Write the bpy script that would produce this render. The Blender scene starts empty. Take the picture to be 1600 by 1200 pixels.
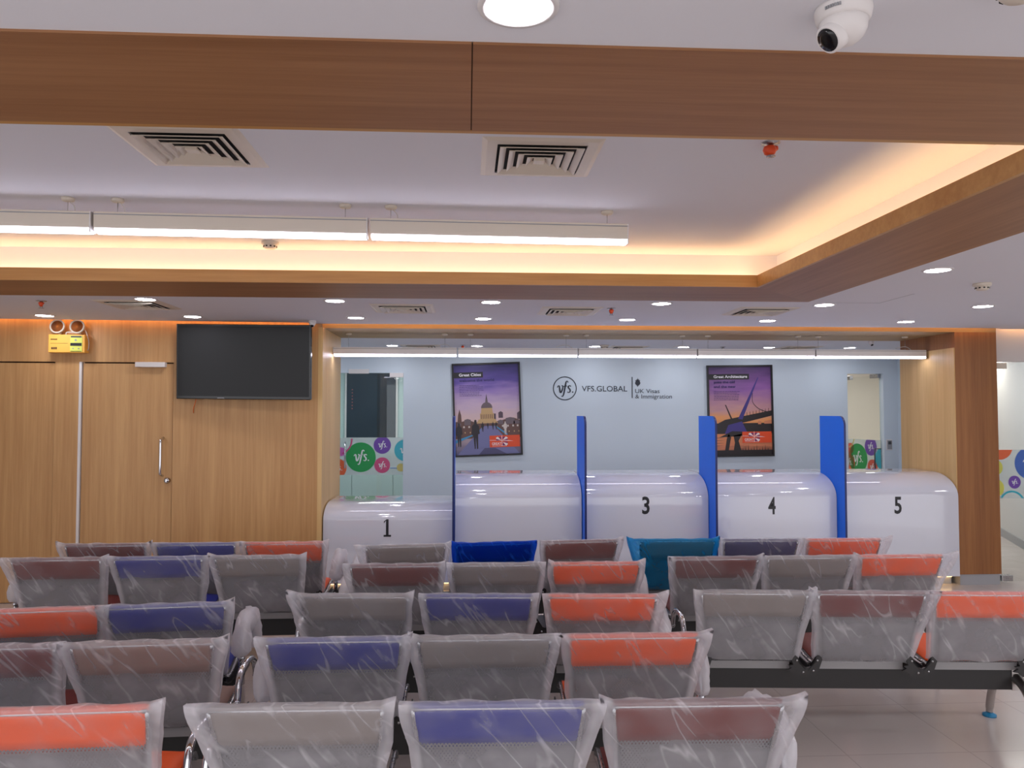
import bpy, math, random
from mathutils import Vector, Matrix, noise
C = bpy.context.scene.collection
PI = math.pi
R = math.radians

# ------------------------------------------------------------------ camera
cam_d = bpy.data.cameras.new('camera')
cam = bpy.data.objects.new('camera', cam_d)
C.objects.link(cam)
cam_d.sensor_width = 36.0
cam_d.lens = 27.0
cam_d.clip_start = 0.05
cam.location = (0, 0, 1.62)
_yaw = math.atan(70 / 1200)
_pit = math.atan(45 / 1200)
cam.rotation_euler = (PI / 2 + _pit, 0, -_yaw)
bpy.context.scene.camera = cam

# ------------------------------------------------------------------ world, exposure
w = bpy.data.worlds.new('world')
bpy.context.scene.world = w
w.use_nodes = True
w.node_tree.nodes['Background'].inputs[0].default_value = (0.97, 0.96, 1.0, 1)
w.node_tree.nodes['Background'].inputs[1].default_value = 1.6
vs = bpy.context.scene.view_settings
vs.view_transform = 'Standard'
vs.look = 'None'
vs.gamma = 1
vs.use_curve_mapping = False
vs.exposure = 0.22
LAMP_W = 64.0        # downlight diffuser radiance
LINEAR_W = 9.0       # linear fixture radiance
COVE_W = 13.0        # warm cove strips
SLOT_W = 15.0

# ------------------------------------------------------------------ materials
MATS = {}


def srgb(r, g, b):
    f = lambda c: (c / 255) / 12.92 if c / 255 <= 0.04045 else (((c / 255) + 0.055) / 1.055) ** 2.4
    return (f(r), f(g), f(b), 1)


def newmat(name):
    m = bpy.data.materials.new(name)
    m.use_nodes = True
    nt = m.node_tree
    MATS[name] = m
    return m, nt, nt.nodes['Principled BSDF'], nt.nodes['Material Output']


def plain(name, col, rough=0.5, metal=0.0, spec=0.5, coat=0.0, bump=0.0, bscale=60):
    m, nt, p, o = newmat(name)
    p.inputs['Base Color'].default_value = col
    p.inputs['Roughness'].default_value = rough
    p.inputs['Metallic'].default_value = metal
    p.inputs['Specular IOR Level'].default_value = spec
    p.inputs['Coat Weight'].default_value = coat
    tc = nt.nodes.new('ShaderNodeTexCoord')
    nz = nt.nodes.new('ShaderNodeTexNoise')
    nz.inputs['Scale'].default_value = bscale
    nt.links.new(tc.outputs['Object'], nz.inputs['Vector'])
    mr = nt.nodes.new('ShaderNodeMapRange')
    mr.inputs['To Min'].default_value = max(0.02, rough - 0.04)
    mr.inputs['To Max'].default_value = min(1, rough + 0.04)
    nt.links.new(nz.outputs['Fac'], mr.inputs['Value'])
    nt.links.new(mr.outputs['Result'], p.inputs['Roughness'])
    if bump:
        b = nt.nodes.new('ShaderNodeBump')
        b.inputs['Strength'].default_value = bump
        b.inputs['Distance'].default_value = 0.002
        nt.links.new(nz.outputs['Fac'], b.inputs['Height'])
        nt.links.new(b.outputs['Normal'], p.inputs['Normal'])
    return m


def emit(name, col, strength):
    m, nt, p, o = newmat(name)
    e = nt.nodes.new('ShaderNodeEmission')
    e.inputs[0].default_value = col
    e.inputs[1].default_value = strength
    nt.nodes.remove(p)
    nt.links.new(e.outputs[0], o.inputs['Surface'])
    return m


def wood(name, dark, light, scale=(38, 38, 1.3), rough=0.42):
    m, nt, p, o = newmat(name)
    tc = nt.nodes.new('ShaderNodeTexCoord')
    mp = nt.nodes.new('ShaderNodeMapping')
    mp.inputs['Scale'].default_value = scale
    nt.links.new(tc.outputs['Object'], mp.inputs['Vector'])
    n1 = nt.nodes.new('ShaderNodeTexNoise')
    n1.inputs['Scale'].default_value = 1.0
    n1.inputs['Detail'].default_value = 5
    n1.inputs['Roughness'].default_value = 0.65
    nt.links.new(mp.outputs[0], n1.inputs['Vector'])
    mp2 = nt.nodes.new('ShaderNodeMapping')
    mp2.inputs['Scale'].default_value = tuple(s * 0.13 for s in scale)
    nt.links.new(tc.outputs['Object'], mp2.inputs['Vector'])
    n2 = nt.nodes.new('ShaderNodeTexNoise')
    n2.inputs['Scale'].default_value = 1.0
    n2.inputs['Detail'].default_value = 2
    nt.links.new(mp2.outputs[0], n2.inputs['Vector'])
    mx = nt.nodes.new('ShaderNodeMix')
    mx.data_type = 'FLOAT'
    mx.inputs[0].default_value = 0.45
    nt.links.new(n1.outputs['Fac'], mx.inputs[2])
    nt.links.new(n2.outputs['Fac'], mx.inputs[3])
    cr = nt.nodes.new('ShaderNodeValToRGB')
    cr.color_ramp.elements[0].position = 0.32
    cr.color_ramp.elements[0].color = dark
    cr.color_ramp.elements[1].position = 0.68
    cr.color_ramp.elements[1].color = light
    nt.links.new(mx.outputs[0], cr.inputs[0])
    nt.links.new(cr.outputs[0], p.inputs['Base Color'])
    p.inputs['Roughness'].default_value = rough
    b = nt.nodes.new('ShaderNodeBump')
    b.inputs['Strength'].default_value = 0.08
    b.inputs['Distance'].default_value = 0.001
    nt.links.new(n1.outputs['Fac'], b.inputs['Height'])
    nt.links.new(b.outputs['Normal'], p.inputs['Normal'])
    return m


wood('wood_wall', srgb(178, 130, 78), srgb(211, 166, 110))
wood('wood_jamb_lit', srgb(204, 164, 104), srgb(228, 192, 132))  # lamp glow on the jambs put into a paler wood colour
wood('wood_lip_lit', srgb(176, 124, 66), srgb(206, 158, 96), scale=(1.3, 30, 30))  # orange bounce from the cove put into the lip's wood colour
wood('wood_column', srgb(130, 80, 40), srgb(168, 112, 62))
wood('wood_ring', srgb(138, 92, 56), srgb(172, 124, 84), scale=(1.3, 30, 30), rough=0.5)
wood('wood_ring_side', srgb(138, 92, 56), srgb(172, 124, 84), scale=(30, 1.3, 30), rough=0.5)
wood('wood_header', srgb(142, 116, 76), srgb(178, 150, 104), scale=(1.3, 30, 30), rough=0.5)
plain('ceiling_white', srgb(231, 232, 238), 0.9, bump=0.05)
plain('wall_white', srgb(208, 222, 232), 0.6, bump=0.04)
plain('wall_room', srgb(215, 212, 210), 0.85, bump=0.04)
plain('wall_cream', srgb(222, 215, 200), 0.8)
plain('wall_green', srgb(190, 212, 208), 0.5)
plain('gloss_white', srgb(212, 214, 224), 0.07, coat=0.6)
plain('satin_white', srgb(228, 224, 222), 0.4)
plain('plastic_cream', srgb(222, 212, 196), 0.45)
plain('black_gloss', (0.004, 0.004, 0.005, 1), 0.12)
plain('tv_screen', (0.012, 0.012, 0.013, 1), 0.09, spec=0.2)
plain('black_matte', (0.012, 0.012, 0.013, 1), 0.5)
plain('vent_dark', (0.012, 0.012, 0.012, 1), 0.9)
plain('beam_black', (0.017, 0.015, 0.015, 1), 0.38)
plain('ink', srgb(40, 48, 60), 0.5)
plain('ink_black', srgb(26, 27, 32), 0.4)
plain('letter_white', srgb(240, 240, 245), 0.5)
plain('chrome', (0.62, 0.62, 0.64, 1), 0.12, metal=1)
plain('steel', (0.45, 0.45, 0.46, 1), 0.28, metal=1)
plain('leg_alloy', (0.5, 0.47, 0.45, 1), 0.3, metal=1)
plain('skirt_grey', srgb(150, 148, 148), 0.5)
plain('grey_plinth', srgb(165, 165, 168), 0.5)
plain('blue_panel', (0.0, 0.155, 0.85, 1), 0.4, spec=0.3)
plain('blue_edge', srgb(10, 28, 96), 0.4)
plain('foot_blue', srgb(20, 120, 165), 0.3)
plain('pad_orange', srgb(240, 90, 20), 0.5, bump=0.1, bscale=300)
plain('pad_blue', srgb(34, 42, 136), 0.5, bump=0.1, bscale=300)
plain('pad_navy', srgb(42, 38, 100), 0.5, bump=0.1, bscale=300)
plain('pad_maroon', srgb(112, 46, 40), 0.5, bump=0.1, bscale=300)
plain('pad_grey', srgb(138, 128, 122), 0.55, bump=0.1, bscale=300)
plain('pad_taupe', srgb(136, 104, 90), 0.55, bump=0.1, bscale=300)
plain('sprinkler_red', srgb(232, 80, 30), 0.35)
plain('box_yellow', srgb(240, 180, 78), 0.45)
plain('label_green', srgb(214, 222, 96), 0.5)
plain('lens_amber', srgb(214, 120, 50), 0.15)
plain('cable_orange', srgb(220, 110, 50), 0.5)
plain('cable_white', srgb(215, 210, 205), 0.5)
plain('cabinet_green', srgb(196, 214, 210), 0.4)
plain('handle_dark', srgb(60, 62, 64), 0.4)
plain('dark_glass', srgb(28, 44, 58), 0.12)
plain('screen_led', srgb(200, 90, 80), 0.5)
plain('switch_grey', srgb(150, 152, 156), 0.4)
plain('gap_dark', srgb(70, 46, 28), 0.8)
emit('lamp_disc', (0.95, 0.93, 1.0, 1), LAMP_W)
emit('linear_glow', (0.86, 0.82, 1.0, 1), LINEAR_W)
emit('cove_glow', (1.0, 0.64, 0.33, 1), COVE_W)
emit('fill_panel_glow', (1.0, 0.97, 0.92, 1), 9.0)  # emission of the unseen panels added as fill
emit('slot_glow', (1.0, 0.45, 0.14, 1), SLOT_W)
emit('counter_glow', (1.0, 0.62, 0.25, 1), 5.0)


def floor_mat():
    m, nt, p, o = newmat('floor_tile')
    tc = nt.nodes.new('ShaderNodeTexCoord')
    br = nt.nodes.new('ShaderNodeTexBrick')
    br.offset = 0
    br.inputs['Scale'].default_value = 1.0
    br.inputs['Brick Width'].default_value = 0.6
    br.inputs['Row Height'].default_value = 0.6
    br.inputs['Mortar Size'].default_value = 0.003
    br.inputs['Color1'].default_value = srgb(200, 190, 184)
    br.inputs['Color2'].default_value = srgb(196, 186, 180)
    br.inputs['Mortar'].default_value = srgb(180, 170, 164)
    nt.links.new(tc.outputs['Object'], br.inputs['Vector'])
    nz = nt.nodes.new('ShaderNodeTexNoise')
    nz.inputs['Scale'].default_value = 5
    nz.inputs['Detail'].default_value = 6
    nt.links.new(tc.outputs['Object'], nz.inputs['Vector'])
    mx = nt.nodes.new('ShaderNodeMix')
    mx.data_type = 'RGBA'
    mx.blend_type = 'MULTIPLY'
    mx.inputs[0].default_value = 0.25
    nt.links.new(br.outputs['Color'], mx.inputs[6])
    nt.links.new(nz.outputs['Color'], mx.inputs[7])
    nt.links.new(br.outputs['Color'], p.inputs['Base Color'])
    mr = nt.nodes.new('ShaderNodeMapRange')
    mr.inputs['To Min'].default_value = 0.12
    mr.inputs['To Max'].default_value = 0.3
    nt.links.new(nz.outputs['Fac'], mr.inputs['Value'])
    nt.links.new(mr.outputs['Result'], p.inputs['Roughness'])
    return m


floor_mat()


def glass_mat(name, tint, fac_white=0.0):
    m, nt, p, o = newmat(name)
    tr = nt.nodes.new('ShaderNodeBsdfTransparent')
    tr.inputs[0].default_value = tint
    gl = nt.nodes.new('ShaderNodeBsdfGlossy')
    gl.inputs['Roughness'].default_value = 0.02
    lw = nt.nodes.new('ShaderNodeLayerWeight')
    pw = nt.nodes.new('ShaderNodeMath'); pw.operation = 'POWER'; pw.inputs[1].default_value = 4
    nt.links.new(lw.outputs['Facing'], pw.inputs[0])
    fr = nt.nodes.new('ShaderNodeMath'); fr.operation = 'MULTIPLY_ADD'
    fr.inputs[1].default_value = 0.4; fr.inputs[2].default_value = 0.035
    nt.links.new(pw.outputs[0], fr.inputs[0])
    mx = nt.nodes.new('ShaderNodeMixShader')
    nt.links.new(fr.outputs[0], mx.inputs[0])
    nt.links.new(tr.outputs[0], mx.inputs[1])
    nt.links.new(gl.outputs[0], mx.inputs[2])
    out = mx
    if fac_white:
        p.inputs['Base Color'].default_value = (0.8, 0.84, 0.84, 1)
        p.inputs['Roughness'].default_value = 0.5
        m2 = nt.nodes.new('ShaderNodeMixShader')
        m2.inputs[0].default_value = fac_white
        nt.links.new(mx.outputs[0], m2.inputs[1])
        nt.links.new(p.outputs[0], m2.inputs[2])
        out = m2
    else:
        nt.nodes.remove(p)
    nt.links.new(out.outputs[0], o.inputs['Surface'])
    return m


glass_mat('glass_green', (0.93, 0.975, 0.965, 1))
glass_mat('glass_clear', (0.96, 0.975, 0.96, 1))
glass_mat('sticker_film', (0.86, 0.93, 0.92, 1), 0.4)


def perforated():
    m, nt, p, o = newmat('perforated_steel')
    p.inputs['Base Color'].default_value = srgb(128, 126, 128)
    p.inputs['Metallic'].default_value = 0.35
    p.inputs['Roughness'].default_value = 0.42
    tc = nt.nodes.new('ShaderNodeTexCoord')
    sp = nt.nodes.new('ShaderNodeSeparateXYZ')
    nt.links.new(tc.outputs['Object'], sp.inputs[0])
    ad = nt.nodes.new('ShaderNodeMath')
    ad.operation = 'ADD'
    nt.links.new(sp.outputs[1], ad.inputs[0])
    nt.links.new(sp.outputs[2], ad.inputs[1])
    cb = nt.nodes.new('ShaderNodeCombineXYZ')
    nt.links.new(sp.outputs[0], cb.inputs[0])
    nt.links.new(ad.outputs[0], cb.inputs[1])
    mp = nt.nodes.new('ShaderNodeMapping')
    mp.inputs['Rotation'].default_value = (0, 0, PI / 4)
    nt.links.new(cb.outputs[0], mp.inputs['Vector'])
    vo = nt.nodes.new('ShaderNodeTexVoronoi')
    vo.voronoi_dimensions = '2D'
    vo.inputs['Scale'].default_value = 130
    vo.inputs['Randomness'].default_value = 0
    nt.links.new(mp.outputs[0], vo.inputs['Vector'])
    lt = nt.nodes.new('ShaderNodeMath')
    lt.operation = 'GREATER_THAN'
    lt.inputs[1].default_value = 0.27
    nt.links.new(vo.outputs['Distance'], lt.inputs[0])
    nt.links.new(lt.outputs[0], p.inputs['Alpha'])
    return m


perforated()


def film(name, col, tint, base=0.13, peak=0.34, edge=0.5):
    """thin creased polythene: partly see-through, whiter where it creases and doubles"""
    m, nt, p, o = newmat(name)
    tc = nt.nodes.new('ShaderNodeTexCoord')
    mp = nt.nodes.new('ShaderNodeMapping')
    mp.inputs['Scale'].default_value = (15, 6, 2.4)
    mr0 = nt.nodes.new('ShaderNodeMapping')
    mr0.inputs['Rotation'].default_value = (0, R(34), 0)
    nt.links.new(tc.outputs['Object'], mr0.inputs['Vector'])
    oi = nt.nodes.new('ShaderNodeObjectInfo')
    va = nt.nodes.new('ShaderNodeVectorMath'); va.operation = 'MULTIPLY_ADD'
    va.inputs[1].default_value = (7, 7, 7)
    nt.links.new(oi.outputs['Random'], va.inputs[0])
    nt.links.new(mr0.outputs[0], va.inputs[2])
    nt.links.new(va.outputs[0], mp.inputs['Vector'])
    n1 = nt.nodes.new('ShaderNodeTexNoise')
    n1.inputs['Scale'].default_value = 1
    n1.inputs['Detail'].default_value = 1.6
    n1.inputs['Distortion'].default_value = 0.25
    nt.links.new(mp.outputs[0], n1.inputs['Vector'])
    # thin bright creases where the noise passes 0.5
    sb = nt.nodes.new('ShaderNodeMath'); sb.operation = 'SUBTRACT'; sb.inputs[1].default_value = 0.5
    nt.links.new(n1.outputs['Fac'], sb.inputs[0])
    ab = nt.nodes.new('ShaderNodeMath'); ab.operation = 'ABSOLUTE'
    nt.links.new(sb.outputs[0], ab.inputs[0])
    cr = nt.nodes.new('ShaderNodeMapRange')
    cr.inputs['From Min'].default_value = 0.0
    cr.inputs['From Max'].default_value = 0.035
    cr.inputs['To Min'].default_value = peak
    cr.inputs['To Max'].default_value = 0.0
    nt.links.new(ab.outputs[0], cr.inputs['Value'])
    n2 = nt.nodes.new('ShaderNodeTexNoise')
    n2.inputs['Scale'].default_value = 7
    n2.inputs['Detail'].default_value = 3
    nt.links.new(va.outputs[0], n2.inputs['Vector'])
    m2 = nt.nodes.new('ShaderNodeMapRange')
    m2.inputs['From Min'].default_value = 0.4
    m2.inputs['From Max'].default_value = 0.65
    m2.inputs['To Min'].default_value = 0.0
    m2.inputs['To Max'].default_value = 1.0
    nt.links.new(n2.outputs['Fac'], m2.inputs['Value'])
    ml = nt.nodes.new('ShaderNodeMath'); ml.operation = 'MULTIPLY'
    nt.links.new(cr.outputs['Result'], ml.inputs[0])
    nt.links.new(m2.outputs['Result'], ml.inputs[1])
    b2 = nt.nodes.new('ShaderNodeMath'); b2.operation = 'MULTIPLY_ADD'
    b2.inputs[1].default_value = 0.12
    b2.inputs[2].default_value = base
    nt.links.new(m2.outputs['Result'], b2.inputs[0])
    s1 = nt.nodes.new('ShaderNodeMath'); s1.operation = 'ADD'
    nt.links.new(ml.outputs[0], s1.inputs[0])
    nt.links.new(b2.outputs[0], s1.inputs[1])
    at = nt.nodes.new('ShaderNodeAttribute'); at.attribute_name = 'fold'
    e = nt.nodes.new('ShaderNodeMath'); e.operation = 'MULTIPLY_ADD'
    e.inputs[1].default_value = edge
    nt.links.new(at.outputs['Fac'], e.inputs[0])
    nt.links.new(s1.outputs[0], e.inputs[2])
    cl = nt.nodes.new('ShaderNodeClamp')
    cl.inputs['Max'].default_value = 0.92
    nt.links.new(e.outputs[0], cl.inputs['Value'])
    tr = nt.nodes.new('ShaderNodeBsdfTransparent')
    tr.inputs[0].default_value = tint
    p.inputs['Base Color'].default_value = col
    p.inputs['Roughness'].default_value = 0.32
    p.inputs['Specular IOR Level'].default_value = 0.6
    tl = nt.nodes.new('ShaderNodeBsdfTranslucent')
    tl.inputs[0].default_value = col
    bp = nt.nodes.new('ShaderNodeBump')
    bp.inputs['Strength'].default_value = 0.5
    bp.inputs['Distance'].default_value = 0.004
    nt.links.new(n1.outputs['Fac'], bp.inputs['Height'])
    nt.links.new(bp.outputs['Normal'], p.inputs['Normal'])
    a1 = nt.nodes.new('ShaderNodeMixShader')
    a1.inputs[0].default_value = 0.35
    nt.links.new(p.outputs[0], a1.inputs[1])
    nt.links.new(tl.outputs[0], a1.inputs[2])
    mx = nt.nodes.new('ShaderNodeMixShader')
    nt.links.new(cl.outputs[0], mx.inputs[0])
    nt.links.new(tr.outputs[0], mx.inputs[1])
    nt.links.new(a1.outputs[0], mx.inputs[2])
    nt.links.new(mx.outputs[0], o.inputs['Surface'])
    return m


film('film_clear', srgb(232, 230, 234), (0.97, 0.97, 0.98, 1))
film('film_blue', srgb(16, 96, 226), (0.12, 0.42, 0.95, 1), base=0.16, peak=0.6)
film('film_teal', srgb(20, 160, 225), (0.5, 0.82, 1.0, 1), base=0.24, peak=0.5)
film('film_sleeve', srgb(236, 234, 238), (0.97, 0.97, 0.98, 1), base=0.5)


def gradient_print(name, stops):
    """a printed colour gradient along the object's z (local 0..1.13)"""
    m, nt, p, o = newmat(name)
    tc = nt.nodes.new('ShaderNodeTexCoord')
    sp = nt.nodes.new('ShaderNodeSeparateXYZ')
    nt.links.new(tc.outputs['Object'], sp.inputs[0])
    nz = nt.nodes.new('ShaderNodeTexNoise')
    nz.inputs['Scale'].default_value = 5
    mp = nt.nodes.new('ShaderNodeMapping')
    mp.inputs['Scale'].default_value = (0.7, 1, 3)
    nt.links.new(tc.outputs['Object'], mp.inputs['Vector'])
    nt.links.new(mp.outputs[0], nz.inputs['Vector'])
    a = nt.nodes.new('ShaderNodeMath'); a.operation = 'MULTIPLY_ADD'
    a.inputs[1].default_value = 0.16
    a.inputs[2].default_value = -0.08
    nt.links.new(nz.outputs['Fac'], a.inputs[0])
    d = nt.nodes.new('ShaderNodeMath'); d.operation = 'DIVIDE'; d.inputs[1].default_value = 1.13
    nt.links.new(sp.outputs[2], d.inputs[0])
    s = nt.nodes.new('ShaderNodeMath'); s.operation = 'ADD'
    nt.links.new(d.outputs[0], s.inputs[0])
    nt.links.new(a.outputs[0], s.inputs[1])
    cr = nt.nodes.new('ShaderNodeValToRGB')
    els = cr.color_ramp.elements
    els[0].position, els[0].color = stops[0]
    els[1].position, els[1].color = stops[-1]
    for q, c in stops[1:-1]:
        el = els.new(q)
        el.color = c
    nt.links.new(s.outputs[0], cr.inputs[0])
    nt.links.new(cr.outputs[0], p.inputs['Base Color'])
    p.inputs['Roughness'].default_value = 0.35
    return m


gradient_print('sky_violet', [(0.0, srgb(90, 92, 130)), (0.36, srgb(226, 196, 188)), (0.55, srgb(206, 182, 204)),
                              (0.72, srgb(150, 124, 190)), (0.82, srgb(92, 74, 158)), (1.0, srgb(52, 48, 104))])
gradient_print('sky_sunset', [(0.0, srgb(70, 48, 44)), (0.1, srgb(214, 130, 92)), (0.28, srgb(224, 142, 84)),
                              (0.40, srgb(236, 160, 96)), (0.52, srgb(200, 150, 150)), (0.75, srgb(140, 92, 160)),
                              (1.0, srgb(70, 50, 96))])
for nm, c in dict(p_dark=(40, 34, 40), p_brown=(104, 74, 66), p_stone=(206, 170, 120), p_dome=(112, 98, 104),
                  p_bridge=(120, 122, 168), p_bridge_dark=(84, 82, 120), p_rail=(64, 150, 196), p_light=(214, 204, 196),
                  p_orange=(236, 82, 36), p_white=(244, 240, 240), p_violet=(64, 54, 130), p_frame=(30, 30, 34),
                  p_silh=(34, 28, 32), p_text=(44, 34, 96), p_water=(214, 136, 96), p_tower=(92, 74, 86)).items():
    plain(nm, srgb(*c), 0.4)
for nm, c in dict(b_green=(40, 160, 84), b_lime=(150, 200, 60), b_purple=(112, 76, 170), b_pink=(206, 84, 130),
                  b_cyan=(60, 178, 196), b_orange=(232, 110, 66), b_red=(216, 96, 78), b_magenta=(214, 110, 190),
                  b_yellow=(214, 216, 96), b_gold=(196, 186, 110), b_blue=(70, 110, 190), b_white=(232, 240, 240)).items():
    plain(nm, srgb(*c), 0.4)


# ------------------------------------------------------------------ mesh builder
class B:
    def __init__(self, *mats):
        self.v = []
        self.f = []
        self.m = []
        self.s = []
        self.mats = list(mats)
        self.attr = None

    def mi(self, mat):
        if mat is None:
            return 0
        if mat not in self.mats:
            self.mats.append(mat)
        return self.mats.index(mat)

    def add(self, vs_, fs, mat=None, smooth=False):
        o = len(self.v)
        self.v += [tuple(v) for v in vs_]
        k = self.mi(mat)
        for f in fs:
            self.f.append([i + o for i in f])
            self.m.append(k)
            self.s.append(smooth)
        return self

    def box(self, x0, y0, z0, x1, y1, z1, mat=None):
        v = [(x, y, z) for z in (z0, z1) for y in (y0, y1) for x in (x0, x1)]
        return self.add(v, [(0, 2, 3, 1), (4, 5, 7, 6), (0, 1, 5, 4), (2, 6, 7, 3), (0, 4, 6, 2), (1, 3, 7, 5)], mat)

    def obox(self, M, x0, y0, z0, x1, y1, z1, mat=None):
        v = [M @ Vector((x, y, z)) for z in (z0, z1) for y in (y0, y1) for x in (x0, x1)]
        return self.add(v, [(0, 2, 3, 1), (4, 5, 7, 6), (0, 1, 5, 4), (2, 6, 7, 3), (0, 4, 6, 2), (1, 3, 7, 5)], mat)

    def tube(self, path, r, n=10, mat=None, closed=False):
        P_ = [Vector(p) for p in path]
        rs = r if isinstance(r, (list, tuple)) else [r] * len(P_)
        vs_, fs = [], []
        up = None
        for i, p in enumerate(P_):
            t = (P_[min(i + 1, len(P_) - 1)] - P_[max(i - 1, 0)]).normalized()
            if up is None:
                up = t.orthogonal().normalized()
            up = (up - t * up.dot(t)).normalized()
            sd = t.cross(up)
            for k in range(n):
                a = 2 * PI * k / n
                vs_.append(p + (up * math.cos(a) + sd * math.sin(a)) * rs[i])
        for i in range(len(P_) - 1):
            for k in range(n):
                a, b = i * n + k, i * n + (k + 1) % n
                fs.append((a, b, b + n, a + n))
        fs.append(tuple(range(n - 1, -1, -1)))
        fs.append(tuple(range((len(P_) - 1) * n, len(P_) * n)))
        return self.add(vs_, fs, mat, True)

    def lathe(self, prof, c=(0, 0, 0), n=28, mat=None, M=None, smooth=True):
        vs_, fs = [], []
        for (r, z) in prof:
            for k in range(n):
                a = 2 * PI * k / n
                q = Vector((r * math.cos(a), r * math.sin(a), z))
                if M:
                    q = M @ q
                vs_.append(q + Vector(c))
        for i in range(len(prof) - 1):
            for k in range(n):
                a, b = i * n + k, i * n + (k + 1) % n
                fs.append((a, b, b + n, a + n))
        fs.append(tuple(range(n - 1, -1, -1)))
        fs.append(tuple(range((len(prof) - 1) * n, len(prof) * n)))
        return self.add(vs_, fs, mat, smooth)

    def prism_yz(self, prof, x0, x1, mat=None, smooth=False):
        """closed outline in (y, z) swept along x"""
        n = len(prof)
        v = [(x0, y, z) for y, z in prof] + [(x1, y, z) for y, z in prof]
        fs = [(i, (i + 1) % n, n + (i + 1) % n, n + i) for i in range(n)]
        self.add(v, fs, mat, smooth)
        self.add(v[:n], [tuple(range(n - 1, -1, -1))], mat)
        return self.add(v[n:], [tuple(range(n))], mat)

    def poly(self, pts, y, mat=None, t=0.0):
        """a flat shape in the xz plane facing -y"""
        n = len(pts)
        if t:
            v = [(x, y - t, z) for x, z in pts] + [(x, y, z) for x, z in pts]
            fs = [tuple(range(n)), tuple(range(2 * n - 1, n - 1, -1))] + [(i, n + i, n + (i + 1) % n, (i + 1) % n) for i in range(n)]
            return self.add(v, fs, mat)
        return self.add([(x, y, z) for x, z in pts], [tuple(range(n))], mat)

    def disc(self, cx, cz, r, y, mat=None, n=40, clip=None):
        pts = [(cx + r * math.cos(2 * PI * k / n), cz + r * math.sin(2 * PI * k / n)) for k in range(n)]
        if clip:
            pts = clip_rect(pts, *clip)
        if len(pts) > 2:
            self.poly(pts, y, mat)
        return self

    def ring(self, cx, cz, r, wd, y, mat=None, n=48, a0=0, a1=2 * PI, clip=None):
        for k in range(n):
            a, b = a0 + (a1 - a0) * k / n, a0 + (a1 - a0) * (k + 1) / n
            q = [(cx + (r - wd) * math.cos(a), cz + (r - wd) * math.sin(a)), (cx + r * math.cos(a), cz + r * math.sin(a)),
                 (cx + r * math.cos(b), cz + r * math.sin(b)), (cx + (r - wd) * math.cos(b), cz + (r - wd) * math.sin(b))]
            if clip:
                q = clip_rect(q, *clip)
            if len(q) > 2:
                self.poly(q, y, mat)
        return self

    def text(self, s, x, z, h, y, mat=None, width=None, bold=0.0, shear=0.0, center=False, t=0.0):
        """lettering facing -y, cap height h, optional exact width"""
        cu = bpy.data.curves.new('t', 'FONT')
        cu.body = s
        cu.offset = bold
        cu.shear = shear
        cu.extrude = 0
        cu.resolution_u = 3
        ob = bpy.data.objects.new('t', cu)
        C.objects.link(ob)
        dg = bpy.context.evaluated_depsgraph_get()
        me = bpy.data.meshes.new_from_object(ob.evaluated_get(dg))
        bpy.data.objects.remove(ob)
        vs_ = [v.co.copy() for v in me.vertices]
        fs = [tuple(p.vertices) for p in me.polygons]
        bpy.data.meshes.remove(me)
        bpy.data.curves.remove(cu)
        if not vs_:
            return self
        x0, x1 = min(v.x for v in vs_), max(v.x for v in vs_)
        sc = h / 0.72
        sx = (width / (x1 - x0)) if width else sc
        off = -(x1 - x0) * sx / 2 if center else 0
        return self.add([(x + off + (v.x - x0) * sx, y, z + v.y * sc) for v in vs_], fs, mat)

    def build(self, name, parent=None, mat=None, bevel=0.0, smooth_all=False, loc=None, rot=None):
        me = bpy.data.meshes.new(name)
        me.from_pydata(self.v, [], self.f)
        for mm in (self.mats or [mat]):
            me.materials.append(MATS[mm])
        me.polygons.foreach_set('material_index', self.m)
        me.polygons.foreach_set('use_smooth', [True] * len(self.f) if smooth_all else self.s)
        if self.attr:
            a = me.attributes.new('fold', 'FLOAT', 'POINT')
            a.data.foreach_set('value', self.attr)
        me.update()
        o = bpy.data.objects.new(name, me)
        C.objects.link(o)
        if parent:
            o.parent = parent
        if loc:
            o.location = loc
        if rot:
            o.rotation_euler = rot
        if bevel:
            md = o.modifiers.new('bevel', 'BEVEL')
            md.width = bevel
            md.segments = 2
            md.limit_method = 'ANGLE'
        return o


def clip_rect(pts, x0, z0, x1, z1):
    def cut(pts, inside, inter):
        out = []
        for i, p in enumerate(pts):
            q = pts[(i + 1) % len(pts)]
            if inside(p):
                out.append(p)
                if not inside(q):
                    out.append(inter(p, q))
            elif inside(q):
                out.append(inter(p, q))
        return out
    ix = lambda X: (lambda p, q: (X, p[1] + (q[1] - p[1]) * (X - p[0]) / (q[0] - p[0])))
    iz = lambda Z: (lambda p, q: (p[0] + (q[0] - p[0]) * (Z - p[1]) / (q[1] - p[1]), Z))
    for ins, it in ((lambda p: p[0] >= x0, ix(x0)), (lambda p: p[0] <= x1, ix(x1)),
                    (lambda p: p[1] >= z0, iz(z0)), (lambda p: p[1] <= z1, iz(z1))):
        if not pts:
            break
        pts = cut(pts, ins, it)
    return pts


def thing(name, label, cat, loc=(0, 0, 0), rz=0.0, group=None):
    o = bpy.data.objects.new(name, None)
    o.empty_display_size = 0.1
    C.objects.link(o)
    o.location = loc
    o.rotation_euler = (0, 0, rz)
    return tag(o, label, cat, group)


def tag(o, label, cat, group=None):
    o['label'] = label
    o['category'] = cat
    if group:
        o['group'] = group
    return o


def struct(o, label=None):
    o['kind'] = 'structure'
    if label:
        o['label'] = label
    return o


def copy_tree(o, parent=None):
    c = o.copy()
    C.objects.link(c)
    if parent:
        c.parent = parent
    for ch in list(o.children):
        copy_tree(ch, c)
    return c


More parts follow.
